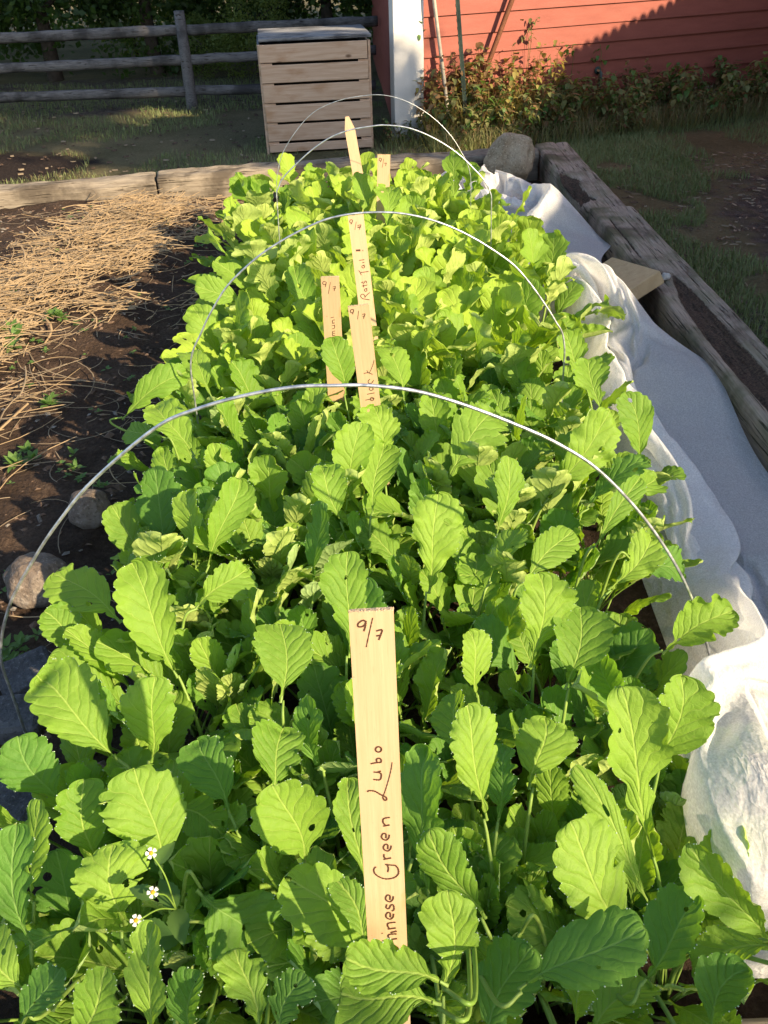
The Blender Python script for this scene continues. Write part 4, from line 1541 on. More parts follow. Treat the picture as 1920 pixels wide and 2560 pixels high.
# far plants: one mesh per plant, 16 growth forms
FARLIB = []
r3 = random.Random(9)
for k in range(16):
    lst = []
    nl = r3.randint(6, 8)
    for i in range(nl):
        kind = r3.choices(['frilly', 'lobed', 'round', 'long'], [.42, .30, .14, .14])[0]
        inner = i < 4
        pet = r3.uniform(.17, .25) if inner else r3.uniform(.12, .20)
        L = r3.uniform(.18, .25); Wd = r3.uniform(.080, .118)
        d = leaf_data(pet, L, Wd, rad(r3.uniform(74, 88) if inner else r3.uniform(52, 74)), rad(r3.uniform(20, 78) if inner else r3.uniform(-15, 40)), kind, r3, 30, 8, r3.uniform(-.7, .7))
        lst.append((d, Matrix.Rotation(i * 2.4 + r3.uniform(-.4, .4), 4, 'Z')))
    FARLIB.append(leaf_mesh('radish_foliage', lst, LMF if k < 10 else LM, 0, None))
leaf_tip = {}
for me in LEAFLIB:
    co = np.array([tuple(v_.co) for v_ in me.vertices]); leaf_tip[me.name] = co
far_co = {me.name: np.array([tuple(v_.co) for v_ in me.vertices])[::9] for me in FARLIB}
for (x, y) in spots:
    edge_l = x < interp(YL, y) + .16; edge_r = x > interp(YR, y) - .16
    if y < 2.35:
        ob = empty('radish_plant', (x, y, 0), rr.uniform(0, 6.28))
        tag(ob, zone_label(x, y), 'radish plant', GROUP)
        nl = rr.randint(10, 12)
        sc0 = rr.uniform(.86, 1.0)
        if y < 1.15: sc0 *= .95
        if y > 1.5: sc0 *= 1.10
        made = 0
        for i in range(nl * 2):
            if made >= nl: break
            me = rr.choice(LEAFLIB)
            rz = i * 2.4 + rr.uniform(-.5, .5)
            s_ = sc0 * rr.uniform(.82, 1.08)
            co = leaf_tip[me.name][60::40] * s_
            th = ob.rotation_euler.z + rz
            wx = co[:, 0] * math.cos(th) - co[:, 1] * math.sin(th) + x
            wy = co[:, 0] * math.sin(th) + co[:, 1] * math.cos(th) + y
            if (edge_l and wx.min() < interp(YL, y) - .10) or (edge_r and wx.max() > interp(YR, y) + .09): continue
            if not all(clear_of_stakes((a, b, c)) for a, b, c in zip(wx, wy, co[:, 2])): continue
            o = obj('leaf', me, ob)
            o.scale = (s_, s_, s_); o.rotation_euler = (rr.uniform(-.08, .08), rr.uniform(-.08, .08), rz)
            made += 1
    else:
        ok = False
        for _ in range(14):
            me = rr.choice(FARLIB); th = rr.uniform(0, 6.28)
            s_ = rr.uniform(.95, 1.18)
            co = far_co[me.name] * s_
            wx = co[:, 0] * math.cos(th) - co[:, 1] * math.sin(th) + x
            wy = co[:, 0] * math.sin(th) + co[:, 1] * math.cos(th) + y
            if all(clear_of_stakes((a, b, c)) for a, b, c in zip(wx, wy, co[:, 2])): ok = True; break
        if not ok: continue
        o = obj('radish_plant', me, None, (x, y, 0)); o.rotation_euler = (rr.uniform(-.07, .07), rr.uniform(-.07, .07), th); o.scale = (s_, s_, s_)
        tag(o, zone_label(x, y), 'radish plant', GROUP)

# ---------------------------------------------------------------- daisy weed among the near leaves
fl = [P(378, 2133, .43), P(382, 2231, .42), P(340, 2301, .40)]
root = Vector((fl[1].x + .01, fl[1].y + .06, 0))
dw = empty('daisy_weed', root); tag(dw, 'small weed bearing three tiny white daisies with yellow centres, at the lower left', 'weed')
m = MB()
forks = Vector((.0, -.03, .33))
m.tube(crom([Vector((0, 0, 0)), Vector((.01, -.01, .18)), forks]), .0018, 6)
for p in fl: m.tube(crom([forks, (forks + (p - root)) * .5 + Vector((.004, 0, .012)), p - root - Vector((0, 0, .003))]), .0011, 6)
m.build('stem', M['stalk'], dw, True)


def simple_leaf(L, W, rr, nt=14, nu=4, bend=.5, teeth=.06):
    v, f = [], []
    for i in range(nt + 1):
        t = i / nt
        w_ = W / 2 * (math.sin(math.pi * t ** .8) ** .9) * (1 + teeth * (1 if i % 2 else -1))
        yy = L * t; zz = -bend * L * t * t * .5
        for k in range(nu + 1):
            u = -1 + 2 * k / nu
            v.append(Vector((w_ * u, yy, zz + .25 * abs(u) * w_)))
    for i in range(nt):
        for k in range(nu):
            a = i * (nu + 1) + k
            f.append((a, a + 1, a + nu + 2, a + nu + 1))
    return v, f


r4 = random.Random(4)
for (pt, az, L) in ((forks, .6, .055), (forks, 3.5, .055), (forks * .8, 2.2, .06), (forks * .8, 5.3, .06), ((fl[1] - root) * .96, 1.2, .04), ((fl[2] - root) * .95, 4.4, .045), ((fl[0] - root) * .93, 5.8, .04)):
    v, f = simple_leaf(L, L * .55, r4)
    mx = Matrix.Translation(Vector(pt)) @ Matrix.Rotation(az, 4, 'Z') @ Matrix.Rotation(.25, 4, 'X')
    obj('leaf', mesh('leaf', [mx @ p for p in v], f, M['weed'], True), dw)
for p in fl:
    q = p - root
    tocam = (Vector((0, 0, HC)) - p).normalized()
    rot = (tocam + Vector((0, 0, .6))).normalized().to_track_quat('Z', 'Y').to_matrix().to_4x4()
    m = MB()
    for k in range(5):
        a = 2 * math.pi * k / 5
        mx = Matrix.Translation(q) @ rot @ Matrix.Rotation(a, 4, 'Z')
        pts = [(-.0012, .002, 0), (-.0028, .0065, .0008), (-.0016, .0078, .0006), (-.0008, .0070, .0008), (0, .0082, .0006), (.0008, .0070, .0008), (.0016, .0078, .0006), (.0028, .0065, .0008), (.0012, .002, 0)]
        m.add([mx @ Vector(t) for t in pts], [tuple(range(9))])
    fo = m.build('flower', M['petal'], dw)
    m = MB()
    vs, fs = [], []
    for i in range(5):
        th = i / 4 * math.pi / 2
        for k in range(10):
            a = 2 * math.pi * k / 10
            vs.append(Matrix.Translation(q) @ rot @ Vector((.0030 * math.cos(th) * math.cos(a), .0030 * math.cos(th) * math.sin(a), .0005 + .0018 * math.sin(th))))
    for i in range(4):
        for k in range(10): fs.append((i * 10 + k, i * 10 + (k + 1) % 10, (i + 1) * 10 + (k + 1) % 10, (i + 1) * 10 + k))
    m.add(vs, fs); m.build('flower_disc', M['disc'], fo, True)

# ================================================================== ROW COVER
# The cover is a real sheet: it is dropped between simple solids the shape of the crop, the timbers and the heap beneath it.
def cloth_cover():
    tmp = []

    def solid(v, f):
        o = obj('solid', mesh('solid', v, f)); tmp.append(o)
        o.modifiers.new('hit', 'COLLISION')
        o.collision.thickness_outer = .012; o.collision.cloth_friction = 25
        return o

    def sbox(x0, x1, y0, y1, z0, z1):
        solid([(x, y, z) for x in (x0, x1) for y in (y0, y1) for z in (z0, z1)],
              [(0, 1, 3, 2), (4, 6, 7, 5), (0, 4, 5, 1), (2, 3, 7, 6), (0, 2, 6, 4), (1, 5, 7, 3)])

    def blob(c, r, nu=24, nv=14):
        v, f = [(c[0], c[1], c[2] + r[2])], []
        for j in range(1, nv):
            a = math.pi * j / nv
            for i in range(nu):
                b = 2 * math.pi * i / nu
                v.append((c[0] + r[0] * math.sin(a) * math.cos(b), c[1] + r[1] * math.sin(a) * math.sin(b), c[2] + r[2] * math.cos(a)))
        v.append((c[0], c[1], c[2] - r[2]))
        for i in range(nu):
            f.append((0, 1 + i, 1 + (i + 1) % nu))
            for j in range(nv - 2):
                a = 1 + j * nu
                f.append((a + i, a + nu + i, a + nu + (i + 1) % nu, a + (i + 1) % nu))
            a = 1 + (nv - 2) * nu
            f.append((a + i, len(v) - 1, a + (i + 1) % nu))
        solid(v, f)
    sbox(-3, 3, -2, 9, -.3, .01)
    sbox(1.20, 1.5, -.5, 6.6, -.2, .115)
    sbox(-2, 2, 6.22, 6.7, -.2, .10)
    v, f = [], []
    NYC = 40
    for j in range(NYC):                       # the leafy flank of the crop, kept as an upright bank
        y = .3 + 5.9 * j / (NYC - 1)
        e = interp(YR, y) - .015 if y < 4.6 else max(.22, .40 - (y - 4.6) * .35)
        if y < 1.15: e = min(interp(YR, y), .455)
        v += [(-.3, y, -.1), (-.3, y, 1.1), (e - .03, y, 1.1), (e, y, .25), (e + .02, y, -.1)]
    for j in range(NYC - 1):
        for i in range(4):
            a = j * 5 + i; f.append((a, a + 1, a + 6, a + 5))
    solid(v, f)
    sbox(1.26, 1.6, -.5, 6.6, -.2, 1.1)
    sbox(1.09, 1.5, 3.55, 4.05, -.2, 1.1)
    sbox(.88, 1.5, 5.45, 6.7, -.2, 1.1)
    sbox(-.5, 1.6, .2, .60, -.2, 1.1)
    for c, r in HEAP: blob(c, r)
    NYS, NXS = 170, 44
    v = []
    for j in range(NYS):
        s = j / (NYS - 1)
        y0 = .66 + 4.92 * s
        for i in range(NXS):
            t = i / (NXS - 1)
            e = interp(YR, y0) if y0 < 4.6 else max(.24, .42 - (y0 - 4.6) * .35)
            if y0 < 1.15: e = .44
            xa, xb = e + .035, 1.16 + .03 * smooth(3.0, 2.4, y0) - .06 * math.exp(-((y0 - 3.8) / .4) ** 2)
            w1 = noise.noise(Vector((y0 * .55, 0, 5)))
            w2 = noise.noise(Vector((y0 * .9, 3, 1)))
            ph = t * 2 * math.pi * (1.6 + .6 * w2) + 3.0 * w1 + y0 * .9
            x = xa + (xb - xa) * t + .03 * math.sin(2 * ph + y0 * .6) * math.sin(math.pi * t)
            z = .30 + .055 * math.cos(ph) + .05 * noise.noise(Vector((x * 3, y0 * 1.6, 1)))
            y = y0 + .05 * noise.noise(Vector((t * 2.4, y0 * 1.5, 9)))
            z += .03 * math.sin(y0 * 6.5 + 3 * noise.noise(Vector((t * 1.5, y0 * .7, 0))) + t * 4)
            if y0 < 1.5: z += .03 * smooth(1.3, 1.0, y0)
            if i == NXS - 1: x, y, z = 1.205 - .05 * max(0, noise.noise(Vector((y0 * 1.1, 7, 2)))) - .13 * smooth(2.9, 3.4, y0) * smooth(4.4, 4.0, y0) - .24 * smooth(4.7, 5.7, y0), y0, .05 + .03 * math.sin(y0 * 5)
            if i == 0: x, y, z = xa, y0, .04
            if j == 0: x, y, z = .47 + .66 * t, .68, .06 + .02 * math.sin(t * 14)
            v.append((x, y, z))
    f = [(j * NXS + i, j * NXS + i + 1, (j + 1) * NXS + i + 1, (j + 1) * NXS + i) for j in range(NYS - 1) for i in range(NXS - 1)]
    cl = obj('sheet', mesh('sheet', v, f)); tmp.append(cl)
    md = cl.modifiers.new('drop', 'CLOTH')
    st = md.settings
    pin = cl.vertex_groups.new(name='pin'); pin.add(list(range(NXS)) + [j * NXS for j in range(NYS)] + [j * NXS + NXS - 1 for j in range(NYS)], 1.0, 'REPLACE'); st.vertex_group_mass = 'pin'
    st.quality = 6; st.mass = .2; st.air_damping = 1.0
    st.tension_stiffness = 12; st.compression_stiffness = 12; st.shear_stiffness = 4; st.shrink_min = -.08; st.shrink_max = -.08; st.bending_stiffness = .3; st.bending_damping = .3
    cs = md.collision_settings
    cs.use_self_collision = True; cs.self_distance_min = .008; cs.distance_min = .012; cs.collision_quality = 3; cs.self_friction = 8
    sc.frame_end = 50; md.point_cache.frame_end = 50
    for fr in range(1, 50): sc.frame_set(fr)
    me = cl.evaluated_get(bpy.context.evaluated_depsgraph_get()).to_mesh()
    out = np.array([v_.co[:] for v_ in me.vertices]).reshape(NYS, NXS, 3)
    for o in tmp: bpy.data.objects.remove(o, do_unlink=True)
    sc.frame_set(1)
    return out


HEAP = [((.70, .85, .03), (.25, .15, .27)), ((.56, .85, .25), (.085, .085, .09)), ((.95, 3.0, .02), (.14, .5, .09)), ((.96, 4.75, .0), (.20, .5, .10)), ((.72, 5.65, .02), (.3, .3, .17))]
_t0 = __import__('time').time()
COVER = cloth_cover()
print('cloth', __import__('time').time() - _t0)

cy, cx = COVER.shape[:2]
cf = [(j * cx + i, j * cx + i + 1, (j + 1) * cx + i + 1, (j + 1) * cx + i) for j in range(cy - 1) for i in range(cx - 1)]
o = obj('row_cover', mesh('row_cover', COVER.reshape(-1, 3).tolist(), cf, M['cover'], True))
ss = o.modifiers.new('smooth', 'SUBSURF'); ss.levels = 1; ss.render_levels = 1
tag(o, 'crumpled white translucent row cover heaped between the greens and the right timber', 'row cover')

# ================================================================== STRAW, WEEDS, CHIPS, GRASS
def strips(name, items, mats, label_kind='stuff'):
    """items: (centre, azimuth, length, width, bend, mat index)"""
    V, F, MI = [], [], []
    for (c, az, L, wd_, bend, mi, lift) in items:
        d = Vector((math.cos(az), math.sin(az), 0)); s = Vector((-d.y, d.x, 0))
        b = len(V); n = 5
        for i in range(n + 1):
            t = i / n - .5
            p = Vector(c) + d * (L * t) + s * (bend * L * (t * t * 4 - .3)) + Vector((0, 0, lift[0] + lift[1] * t))
            p.z += .006
            wv = wd_ * (1 - .5 * abs(t))
            V += [p - s * wv * .5, p + Vector((0, 0, wd_ * .45)), p + s * wv * .5]
        for i in range(n):
            for k in (0, 1):
                F.append((b + i * 3 + k, b + i * 3 + k + 1, b + i * 3 + k + 4, b + i * 3 + k + 3)); MI.append(mi)
    me = mesh(name, V, F, mats, True)
    me.polygons.foreach_set('material_index', MI)
    o = obj(name, me); tag(o, kind='stuff'); return o


r5 = random.Random(8)
items = []
sa, sb = Vector((-1.05, 5.9)), Vector((-1.80, 2.75))
main_az = math.atan2((sb - sa).y, (sb - sa).x)
tufts = [(r5.random() ** .9, r5.gauss(0, .22), r5.gauss(0, .16), r5.gauss(.35, .55)) for _ in range(70)]
for k in range(3300):
    if r5.random() < .72:
        t, gx, gy, az0 = r5.choice(tufts); sp = .085; az = r5.gauss(az0, .38)
    else:
        t, gx, gy, az = r5.random(), 0, 0, r5.uniform(0, 3.14); sp = .24
    c2 = sa.lerp(sb, t) + Vector((gx * (1 + .4 * t) - .12 + r5.gauss(0, sp), gy + r5.gauss(0, sp)))
    if c2.y > back_y(c2.x) - .10 or c2.x < -2.9 or c2.x > -.72: continue
    L = r5.uniform(.06, .26)
    items.append((Vector((c2.x, c2.y, mound_z(c2.x, c2.y) + r5.uniform(0, .05))), az, L, r5.uniform(.003, .0066) * (1.7 if r5.random() < .2 else 1), r5.uniform(-.30, .30), 0 if r5.random() < .82 else 1, (0, r5.uniform(-.05, .05))))
for k in range(3200):      # trodden bits and chaff
    t, gx, gy, az0 = r5.choice(tufts)
    c2 = sa.lerp(sb, t) + Vector((gx * (1 + .4 * t) - .12 + r5.gauss(0, .13), gy + r5.gauss(0, .13)))
    if c2.y > back_y(c2.x) - .10 or c2.x < -2.9 or c2.x > -.72: continue
    items.append((Vector((c2.x, c2.y, mound_z(c2.x, c2.y) + r5.uniform(-.003, .012))), r5.uniform(0, 3.14), r5.uniform(.010, .045), r5.uniform(.003, .008), r5.uniform(-.3, .3), 0 if r5.random() < .6 else 1, (0, r5.uniform(-.01, .01))))
for k in range(420):       # scattered pieces over the bare soil
    x, y_ = r5.uniform(-2.4, -.66), r5.uniform(1.2, 5.6)
    items.append((Vector((x, y_, mound_z(x, y_))), r5.uniform(0, 6.28), r5.uniform(.04, .26), r5.uniform(.002, .005), r5.uniform(-.25, .25), 1 if r5.random() < .75 else 0, (0, r5.uniform(-.015, .015))))
for k in range(60):        # long curved stalks at the left edge
    x, y_ = -1.45 + r5.gauss(0, .22), 2.75 + r5.gauss(0, .4)
    items.append((Vector((x, y_, mound_z(x, y_) + .01)), r5.gauss(.4, .6), r5.uniform(.2, .5), r5.uniform(.003, .006), r5.uniform(-.2, .2), 0 if r5.random() < .5 else 1, (.01, r5.uniform(-.03, .05))))
strips('straw', items, [M['straw'], M['straw_old']])

# bark chips and crumbs on the soil
V, F, MI = [], [], []
for k in range(2600):
    x, y_ = r5.uniform(-2.6, -.5), 1.15 + 4.7 * r5.random() ** 1.4
    if y_ > back_y(x) - .1: continue
    s_ = r5.uniform(.003, .014) * (1.6 if r5.random() < .1 else 1)
    b = len(V); z = mound_z(x, y_) + s_ * .2
    a = r5.uniform(0, 6.28); e = r5.uniform(.3, .8)
    d = Vector((math.cos(a), math.sin(a), r5.uniform(-.3, .3))) * s_; q = Vector((-math.sin(a), math.cos(a), r5.uniform(-.3, .3))) * s_ * e
    c = Vector((x, y_, z)); h = Vector((0, 0, s_ * .5))
    V += [c - d - q, c + d - q * .7, c + d * .8 + q, c - d * .7 + q, c + h]
    F += [(b, b + 1, b + 4), (b + 1, b + 2, b + 4), (b + 2, b + 3, b + 4), (b + 3, b, b + 4)]
    MI += [0 if r5.random() < .82 else 1] * 4
me = mesh('soil_crumbs', V, F, [M['chip'], M['soil_pebble']]); me.polygons.foreach_set('material_index', MI)
tag(obj('soil_crumbs', me), kind='stuff')

# seedlings on the soil
def rosette(V, F, c, n, L, rr, tilt=.5):
    for i in range(n):
        a = i * 2.4 + rr.uniform(-.4, .4)
        v, f = simple_leaf(L * rr.uniform(.7, 1.1), L * rr.uniform(.4, .6), rr, 5, 2, .5, .02)
        mx = Matrix.Translation(c) @ Matrix.Rotation(a, 4, 'Z') @ Matrix.Rotation(rr.uniform(.1, tilt * 1.6), 4, 'X') @ Matrix.Translation((0, L * .12, 0))
        b = len(V)
        V += [mx @ p for p in v]; F += [tuple(q + b for q in t) for t in f]


V, F = [], []
for k in range(430):
    x, y_ = r5.uniform(-2.5, -.66), 1.2 + 4.5 * r5.random()
    if y_ > back_y(x) - .1: continue
    if noise.noise(Vector((x * 2.1, y_ * 2.1, 9))) < -.05: continue
    rosette(V, F, Vector((x, y_, mound_z(x, y_) + .012)), r5.randint(3, 6), r5.uniform(.010, .028), r5)
for (px, py, n, s_) in ((150, 810, 9, .06), (60, 880, 10, .07), (60, 1130, 9, .05), (30, 1160, 8, .05), (190, 1150, 5, .04), (110, 1010, 7, .05), (20, 870, 9, .07), (250, 1230, 4, .03), (30, 1610, 6, .04), (10, 1640, 5, .04)):
    for q in range(3):
        c = P(px + r5.uniform(-25, 25), py + r5.uniform(-18, 18), .02)
        rosette(V, F, Vector((c.x, c.y, mound_z(c.x, c.y) + .02)), n, s_ * .75, r5, .8)
tag(obj('seedlings', mesh('seedlings', V, F, M['weed'], True)), kind='stuff')


def blades(name, pts, mat, hr, wr, lean=.35, rr=r5):
    V, F = [], []
    for (x, y_, z) in pts:
        h = rr.uniform(*hr); w_ = rr.uniform(*wr); a = rr.uniform(0, 6.28); l = rr.uniform(.1, lean) * h * 1.6
        d = Vector((math.cos(a), math.sin(a), 0)); s = Vector((-d.y, d.x, 0)) * w_ * .5
        b = len(V); c = Vector((x, y_, z))
        V += [c - s, c + s, c + d * l * .4 + Vector((0, 0, h * .6)) - s * .8, c + d * l * .4 + Vector((0, 0, h * .6)) + s * .8, c + d * l + Vector((0, 0, h * (1 - l / h * .3)))]
        F += [(b, b + 1, b + 3, b + 2), (b + 2, b + 3, b + 4)]
    o = obj(name, mesh(name, V, F, mat)); tag(o, kind='stuff'); return o


def scatter(n, x0, x1, y0, y1, ok=None, rr=r5):
    out = []
    for _ in range(n):
        x, y_ = rr.uniform(x0, x1), rr.uniform(y0, y1)
        if ok and not ok(x, y_): continue
        out.append((x, y_, GZ))
    return out


def wall_y(x): return W0.y + (x - W0.x) * wd.y / wd.x
def dens(x, y_, s, th): return noise.noise(Vector((x * s, y_ * s, 2.5))) > th


def lawn_ok(x, y_):
    if y_ < back_y(x) + .30 and x < 1.2: return False
    if x > -.9 and x < W0.x + .1 and y_ > A_bin.y - .05 and x < B_bin.x: return False
    if x > W0.x - .3 and y_ > wall_y(x) - .03: return False
    if math.hypot((x + 3.35) / 1.0, (y_ - 7.75) / .62) < .9: return False
    return dens(x, y_, 1.4, -.22)


A_bin, B_bin = A_, B_
A_bin = P(672, 387, GZ); B_bin = P(930, 372, GZ)
blades('grass', scatter(46000, -5.0, 1.6, 6.1, 12.5, lawn_ok), M['grass'], (.025, .07), (.003, .006), .5)
blades('dry_grass', scatter(16000, -5.0, 1.6, 6.1, 10.5, lambda x, y_: lawn_ok(x, y_) and dens(x, y_, .9, .0)), M['dry_grass'], (.02, .06), (.003, .006), .8)


def right_ok(x, y_):
    if x < 1.47: return False
    if x > 1.3 and y_ > wall_y(x) - .05: return False
    return not (math.hypot((x - 3.1) / 1.25, (y_ - 4.9) / 2.2) < .9 + .3 * noise.noise(Vector((x * 2, y_ * 2, 0)))) and dens(x, y_, 1.6, -.3)


blades('grass', scatter(52000, 1.47, 4.4, 1.6, 9.3, right_ok), M['grass'], (.025, .065), (.003, .0055), .5)
blades('grass', scatter(26000, 1.47, 2.5, 1.6, 8.5, right_ok), M['grass'], (.03, .07), (.003, .0055), .6)
blades('dry_grass', scatter(13000, 1.47, 4.4, 1.6, 9.3, lambda x, y_: right_ok(x, y_) and dens(x, y_, 1.1, .05)), M['dry_grass'], (.02, .06), (.003, .006), .8)
# leaf litter and chips along the right path
items = []
for k in range(2600):
    x, y_ = 3.0 + r5.gauss(0, .8), r5.uniform(2.0, 7.4)
    if x < 1.5: continue
    items.append((Vector((x, y_, GZ + .004)), r5.uniform(0, 6.28), r5.uniform(.015, .07), r5.uniform(.006, .014), r5.uniform(-.2, .2), 0 if r5.random() < .65 else 1, (0, 0)))
strips('wood_chips', items, [M['chip'], M['straw_old']])
items = []
for k in range(420):
    x, y_ = r5.uniform(-4.6, -1.0), r5.uniform(6.8, 11.0)
    items.append((Vector((x, y_, GZ + .004)), r5.uniform(0, 6.28), r5.uniform(.02, .06), r5.uniform(.012, .03), r5.uniform(-.3, .3), r5.choice((0, 1, 1)), (0, 0)))
strips('leaf_litter', items, [M['straw_old'], M['chip']])


# tangled weeds at the foot of the barn
def tangle_pts(n, x0, x1, depth, rr):
    out = []
    for _ in range(n):
        x = rr.uniform(x0, x1); y_ = wall_y(x) - .06 - depth * rr.random() ** 1.3
        out.append((x, y_, GZ))
    return out


blades('wall_grass', tangle_pts(5200, .5, 4.3, 1.0, r5), M['weed_olive'], (.08, .26), (.004, .008), 1.0)
blades('wall_grass', tangle_pts(2600, .5, 4.3, .8, r5), M['grass'], (.08, .24), (.004, .009), 1.0)
blades('dry_stems', tangle_pts(1100, .48, 2.0, .55, r5), M['weed_gold'], (.12, .50), (.003, .007), .7)
blades('dry_stems', tangle_pts(3200, .6, 4.2, .9, r5), M['dry_grass'], (.10, .30), (.003, .006), 1.0)
blades('post_foot_grass', [(r5.uniform(W0.x - .35, W0.x + .5), W0.y - r5.uniform(.03, .5), GZ) for _ in range(500)], M['weed_olive'], (.04, .16), (.004, .008), .8)


def weed_mesh(h, mats, rr, nst=4, lsz=.045, nl=18, spread=.16):
    V, F, MI = [], [], []
    m = MB()
    for s in range(nst):
        a = rr.uniform(0, 6.28); top = Vector((math.cos(a) * rr.uniform(.02, spread), math.sin(a) * rr.uniform(.02, spread) * .5, h * rr.uniform(.65, 1)))
        c = crom([Vector((rr.uniform(-.03, .03), rr.uniform(-.03, .03), 0)), top * .45 + Vector((rr.uniform(-.03, .03), 0, .03)), top], 5)
        m.tube(c, [.0028 - .0018 * i / (len(c) - 1) for i in range(len(c))], 4)
        for k in range(nl):
            t = rr.uniform(.25, 1); p = c[min(len(c) - 1, int(t * len(c)))]
            L = lsz * rr.uniform(.6, 1.25)
            v, f = simple_leaf(L, L * rr.uniform(.55, .9), rr, 4, 2, rr.uniform(.2, 1.2), .10)
            mx = Matrix.Translation(p + Vector((rr.uniform(-.03, .03), rr.uniform(-.03, .03), rr.uniform(-.02, .02)))) @ Matrix.Rotation(rr.uniform(0, 6.28), 4, 'Z') @ Matrix.Rotation(rr.uniform(-.9, .6), 4, 'X')
            b = len(V)
            V += [mx @ q for q in v]; F += [tuple(q + b for q in t_) for t_ in f]; MI += [rr.choices(range(len(mats)), [3] + [1] * (len(mats) - 1))[0]] * len(f)
    b = len(V)
    V += [Vector(q) for q in m.v]; F += [tuple(q + b for q in t_) for t_ in m.f]; MI += [len(mats)] * len(m.f)
    me = mesh('weed_foliage', V, F, mats + [M['weed_brown']], True)
    me.polygons.foreach_set('material_index', MI)
    return me


r6 = random.Random(31)
gold = [weed_mesh(.62, [M['weed_gold'], M['weed_brown'], M['weed']], r6) for _ in range(4)]
brown = [weed_mesh(.50, [M['weed_brown'], M['weed_gold'], M['weed_olive']], r6) for _ in range(4)]
olive = [weed_mesh(.36, [M['weed_olive'], M['weed'], M['weed_brown']], r6, 5, .05, 16) for _ in range(4)]


def weeds(lib, n, x0, x1, d0, d1, label, group, s0=.75, s1=1.2):
    for k in range(n):
        x = x0 + (x1 - x0) * (k + r6.uniform(.1, .9)) / n
        o = obj('weed_plant', r6.choice(lib), None, (x, wall_y(x) - r6.uniform(d0, d1), GZ - .01))
        s_ = r6.uniform(s0, s1); o.scale = (s_, s_, s_); o.rotation_euler = (0, 0, r6.uniform(-.6, .6) + r6.choice((0, math.pi)))
        tag(o, label, 'weed', group)


weeds(gold, 15, .52, 1.75, .06, .45, 'sunlit yellowing weed climbing between the cane, the metal post and the rusty bar', 'weeds by the poles', .6, 1.25)
weeds(brown, 14, .50, 1.45, .05, .22, 'dry brown vine tangled low on the red clapboards beside the corner board', 'dry vines at the corner', .9, 1.6)
weeds(olive, 84, .6, 4.25, .06, .95, 'shaded olive weed in the overgrown strip along the foot of the barn', 'weeds along the barn foot', .7, 1.4)
weeds(brown, 7, 1.9, 2.7, .05, .2, 'shaded brownish weed by the drain pipe on the red wall', 'weeds by the drain pipe', .8, 1.05)
weeds(olive, 3, .12, .42, .10, .2, 'small green weed growing at the foot of the white corner board', 'weeds at the corner board', .4, .75)
# a few vine shoots on the clapboards
for (px, py, s_) in ((1325, 60, .22), (1318, 90, .18), (1430, 120, .16), (1500, 120, .25), (1712, 165, .22), (1050, 55, .2), (1375, 150, .2)):
    p = wall_pt(px, py, .05)
    V, F = [], []
    for i in range(9):
        v, f = simple_leaf(.05, .035, r6, 4, 2, .6, .1)
        mx = Matrix.Translation(Vector((r6.uniform(-.09, .09) * s_ * 4, r6.uniform(-.03, .02), r6.uniform(-.10, .05) * s_ * 5))) @ Matrix.Rotation(r6.uniform(0, 6.28), 4, 'Z') @ Matrix.Rotation(r6.uniform(-1.2, .6), 4, 'X')
        b = len(V); V += [mx @ q for q in v]; F += [tuple(q + b for q in t_) for t_ in f]
    mm = MB(); mm.tube(crom([Vector((0, 0, .03)), Vector((.02, .0, -.12)), Vector((-.01, 0, -.30 - s_))]), .0022, 4)
    b = len(V); V += [Vector(q) for q in mm.v]; F += [tuple(q + b for q in t_) for t_ in mm.f]
    o = obj('vine_shoot', mesh('vine_shoot', V, F, r6.choice([M['weed_gold'], M['weed_olive'], M['weed']]), True), None, p)
    tag(o, 'thin leafy vine shoot clinging to the red clapboards above the weeds', 'vine', 'vine shoots on the red clapboards')
# fallen maple leaves in the weeds
for (px, py, s_) in ((1307, 258, .10), (1345, 265, .08), (1322, 279, .07)):
    p = P(px, py, .02)
    pts = []
    for i in range(22):
        a = 2 * math.pi * i / 22
        r = s_ * (.55 + .45 * abs(math.cos(2.5 * a))) * (1 if i % 2 else .8)
        pts.append((r * math.cos(a), .15 * s_ * math.sin(3 * a), r * math.sin(a)))
    m = MB(); m.add(pts + [(0, .03, 0)], [(i, (i + 1) % 22, 22) for i in range(22)])
    o = m.build('fallen_leaf', M['weed_brown'], None, True, p)
    o.rotation_euler = (r6.uniform(-.5, .1), 0, r6.uniform(-.4, .4))
    tag(o, 'dry tan lobed leaf caught in the weeds below the rusty bar', 'fallen leaf', 'dry tan leaves caught in the weeds')

# ================================================================== TREES AND SHRUBS
def crown_mesh(name, R, Hc, n, mat, rr, zb=0.0, lsz=.075, hollow=.55):
    V, F = [], []
    cl = []
    for _ in range(46):
        d = Vector((rr.gauss(0, 1), rr.gauss(0, 1), rr.gauss(0, 1))).normalized()
        r = rr.uniform(hollow, 1)
        cl.append((Vector((d.x * R * r, d.y * R * r, zb + Hc / 2 + d.z * Hc / 2 * r)), rr.uniform(.16, .34) * R))
    for _ in range(n):
        c, r = rr.choice(cl)
        p = c + Vector((rr.gauss(0, 1), rr.gauss(0, 1), rr.gauss(0, .8))) * r * .62
        if p.z < zb: p.z = zb + rr.uniform(0, .2)
        L = lsz * rr.uniform(.6, 1.3)
        a = Vector((rr.gauss(0, 1), rr.gauss(0, 1), rr.gauss(-.3, .8))).normalized()
        b_ = a.cross(Vector((rr.gauss(0, 1), rr.gauss(0, 1), rr.gauss(0, 1)))).normalized()
        i = len(V)
        V += [p, p + a * L * .5 + b_ * L * .33, p + a * L, p + a * L * .5 - b_ * L * .33]
        F.append((i, i + 1, i + 2, i + 3))
    return mesh(name, V, F, mat)


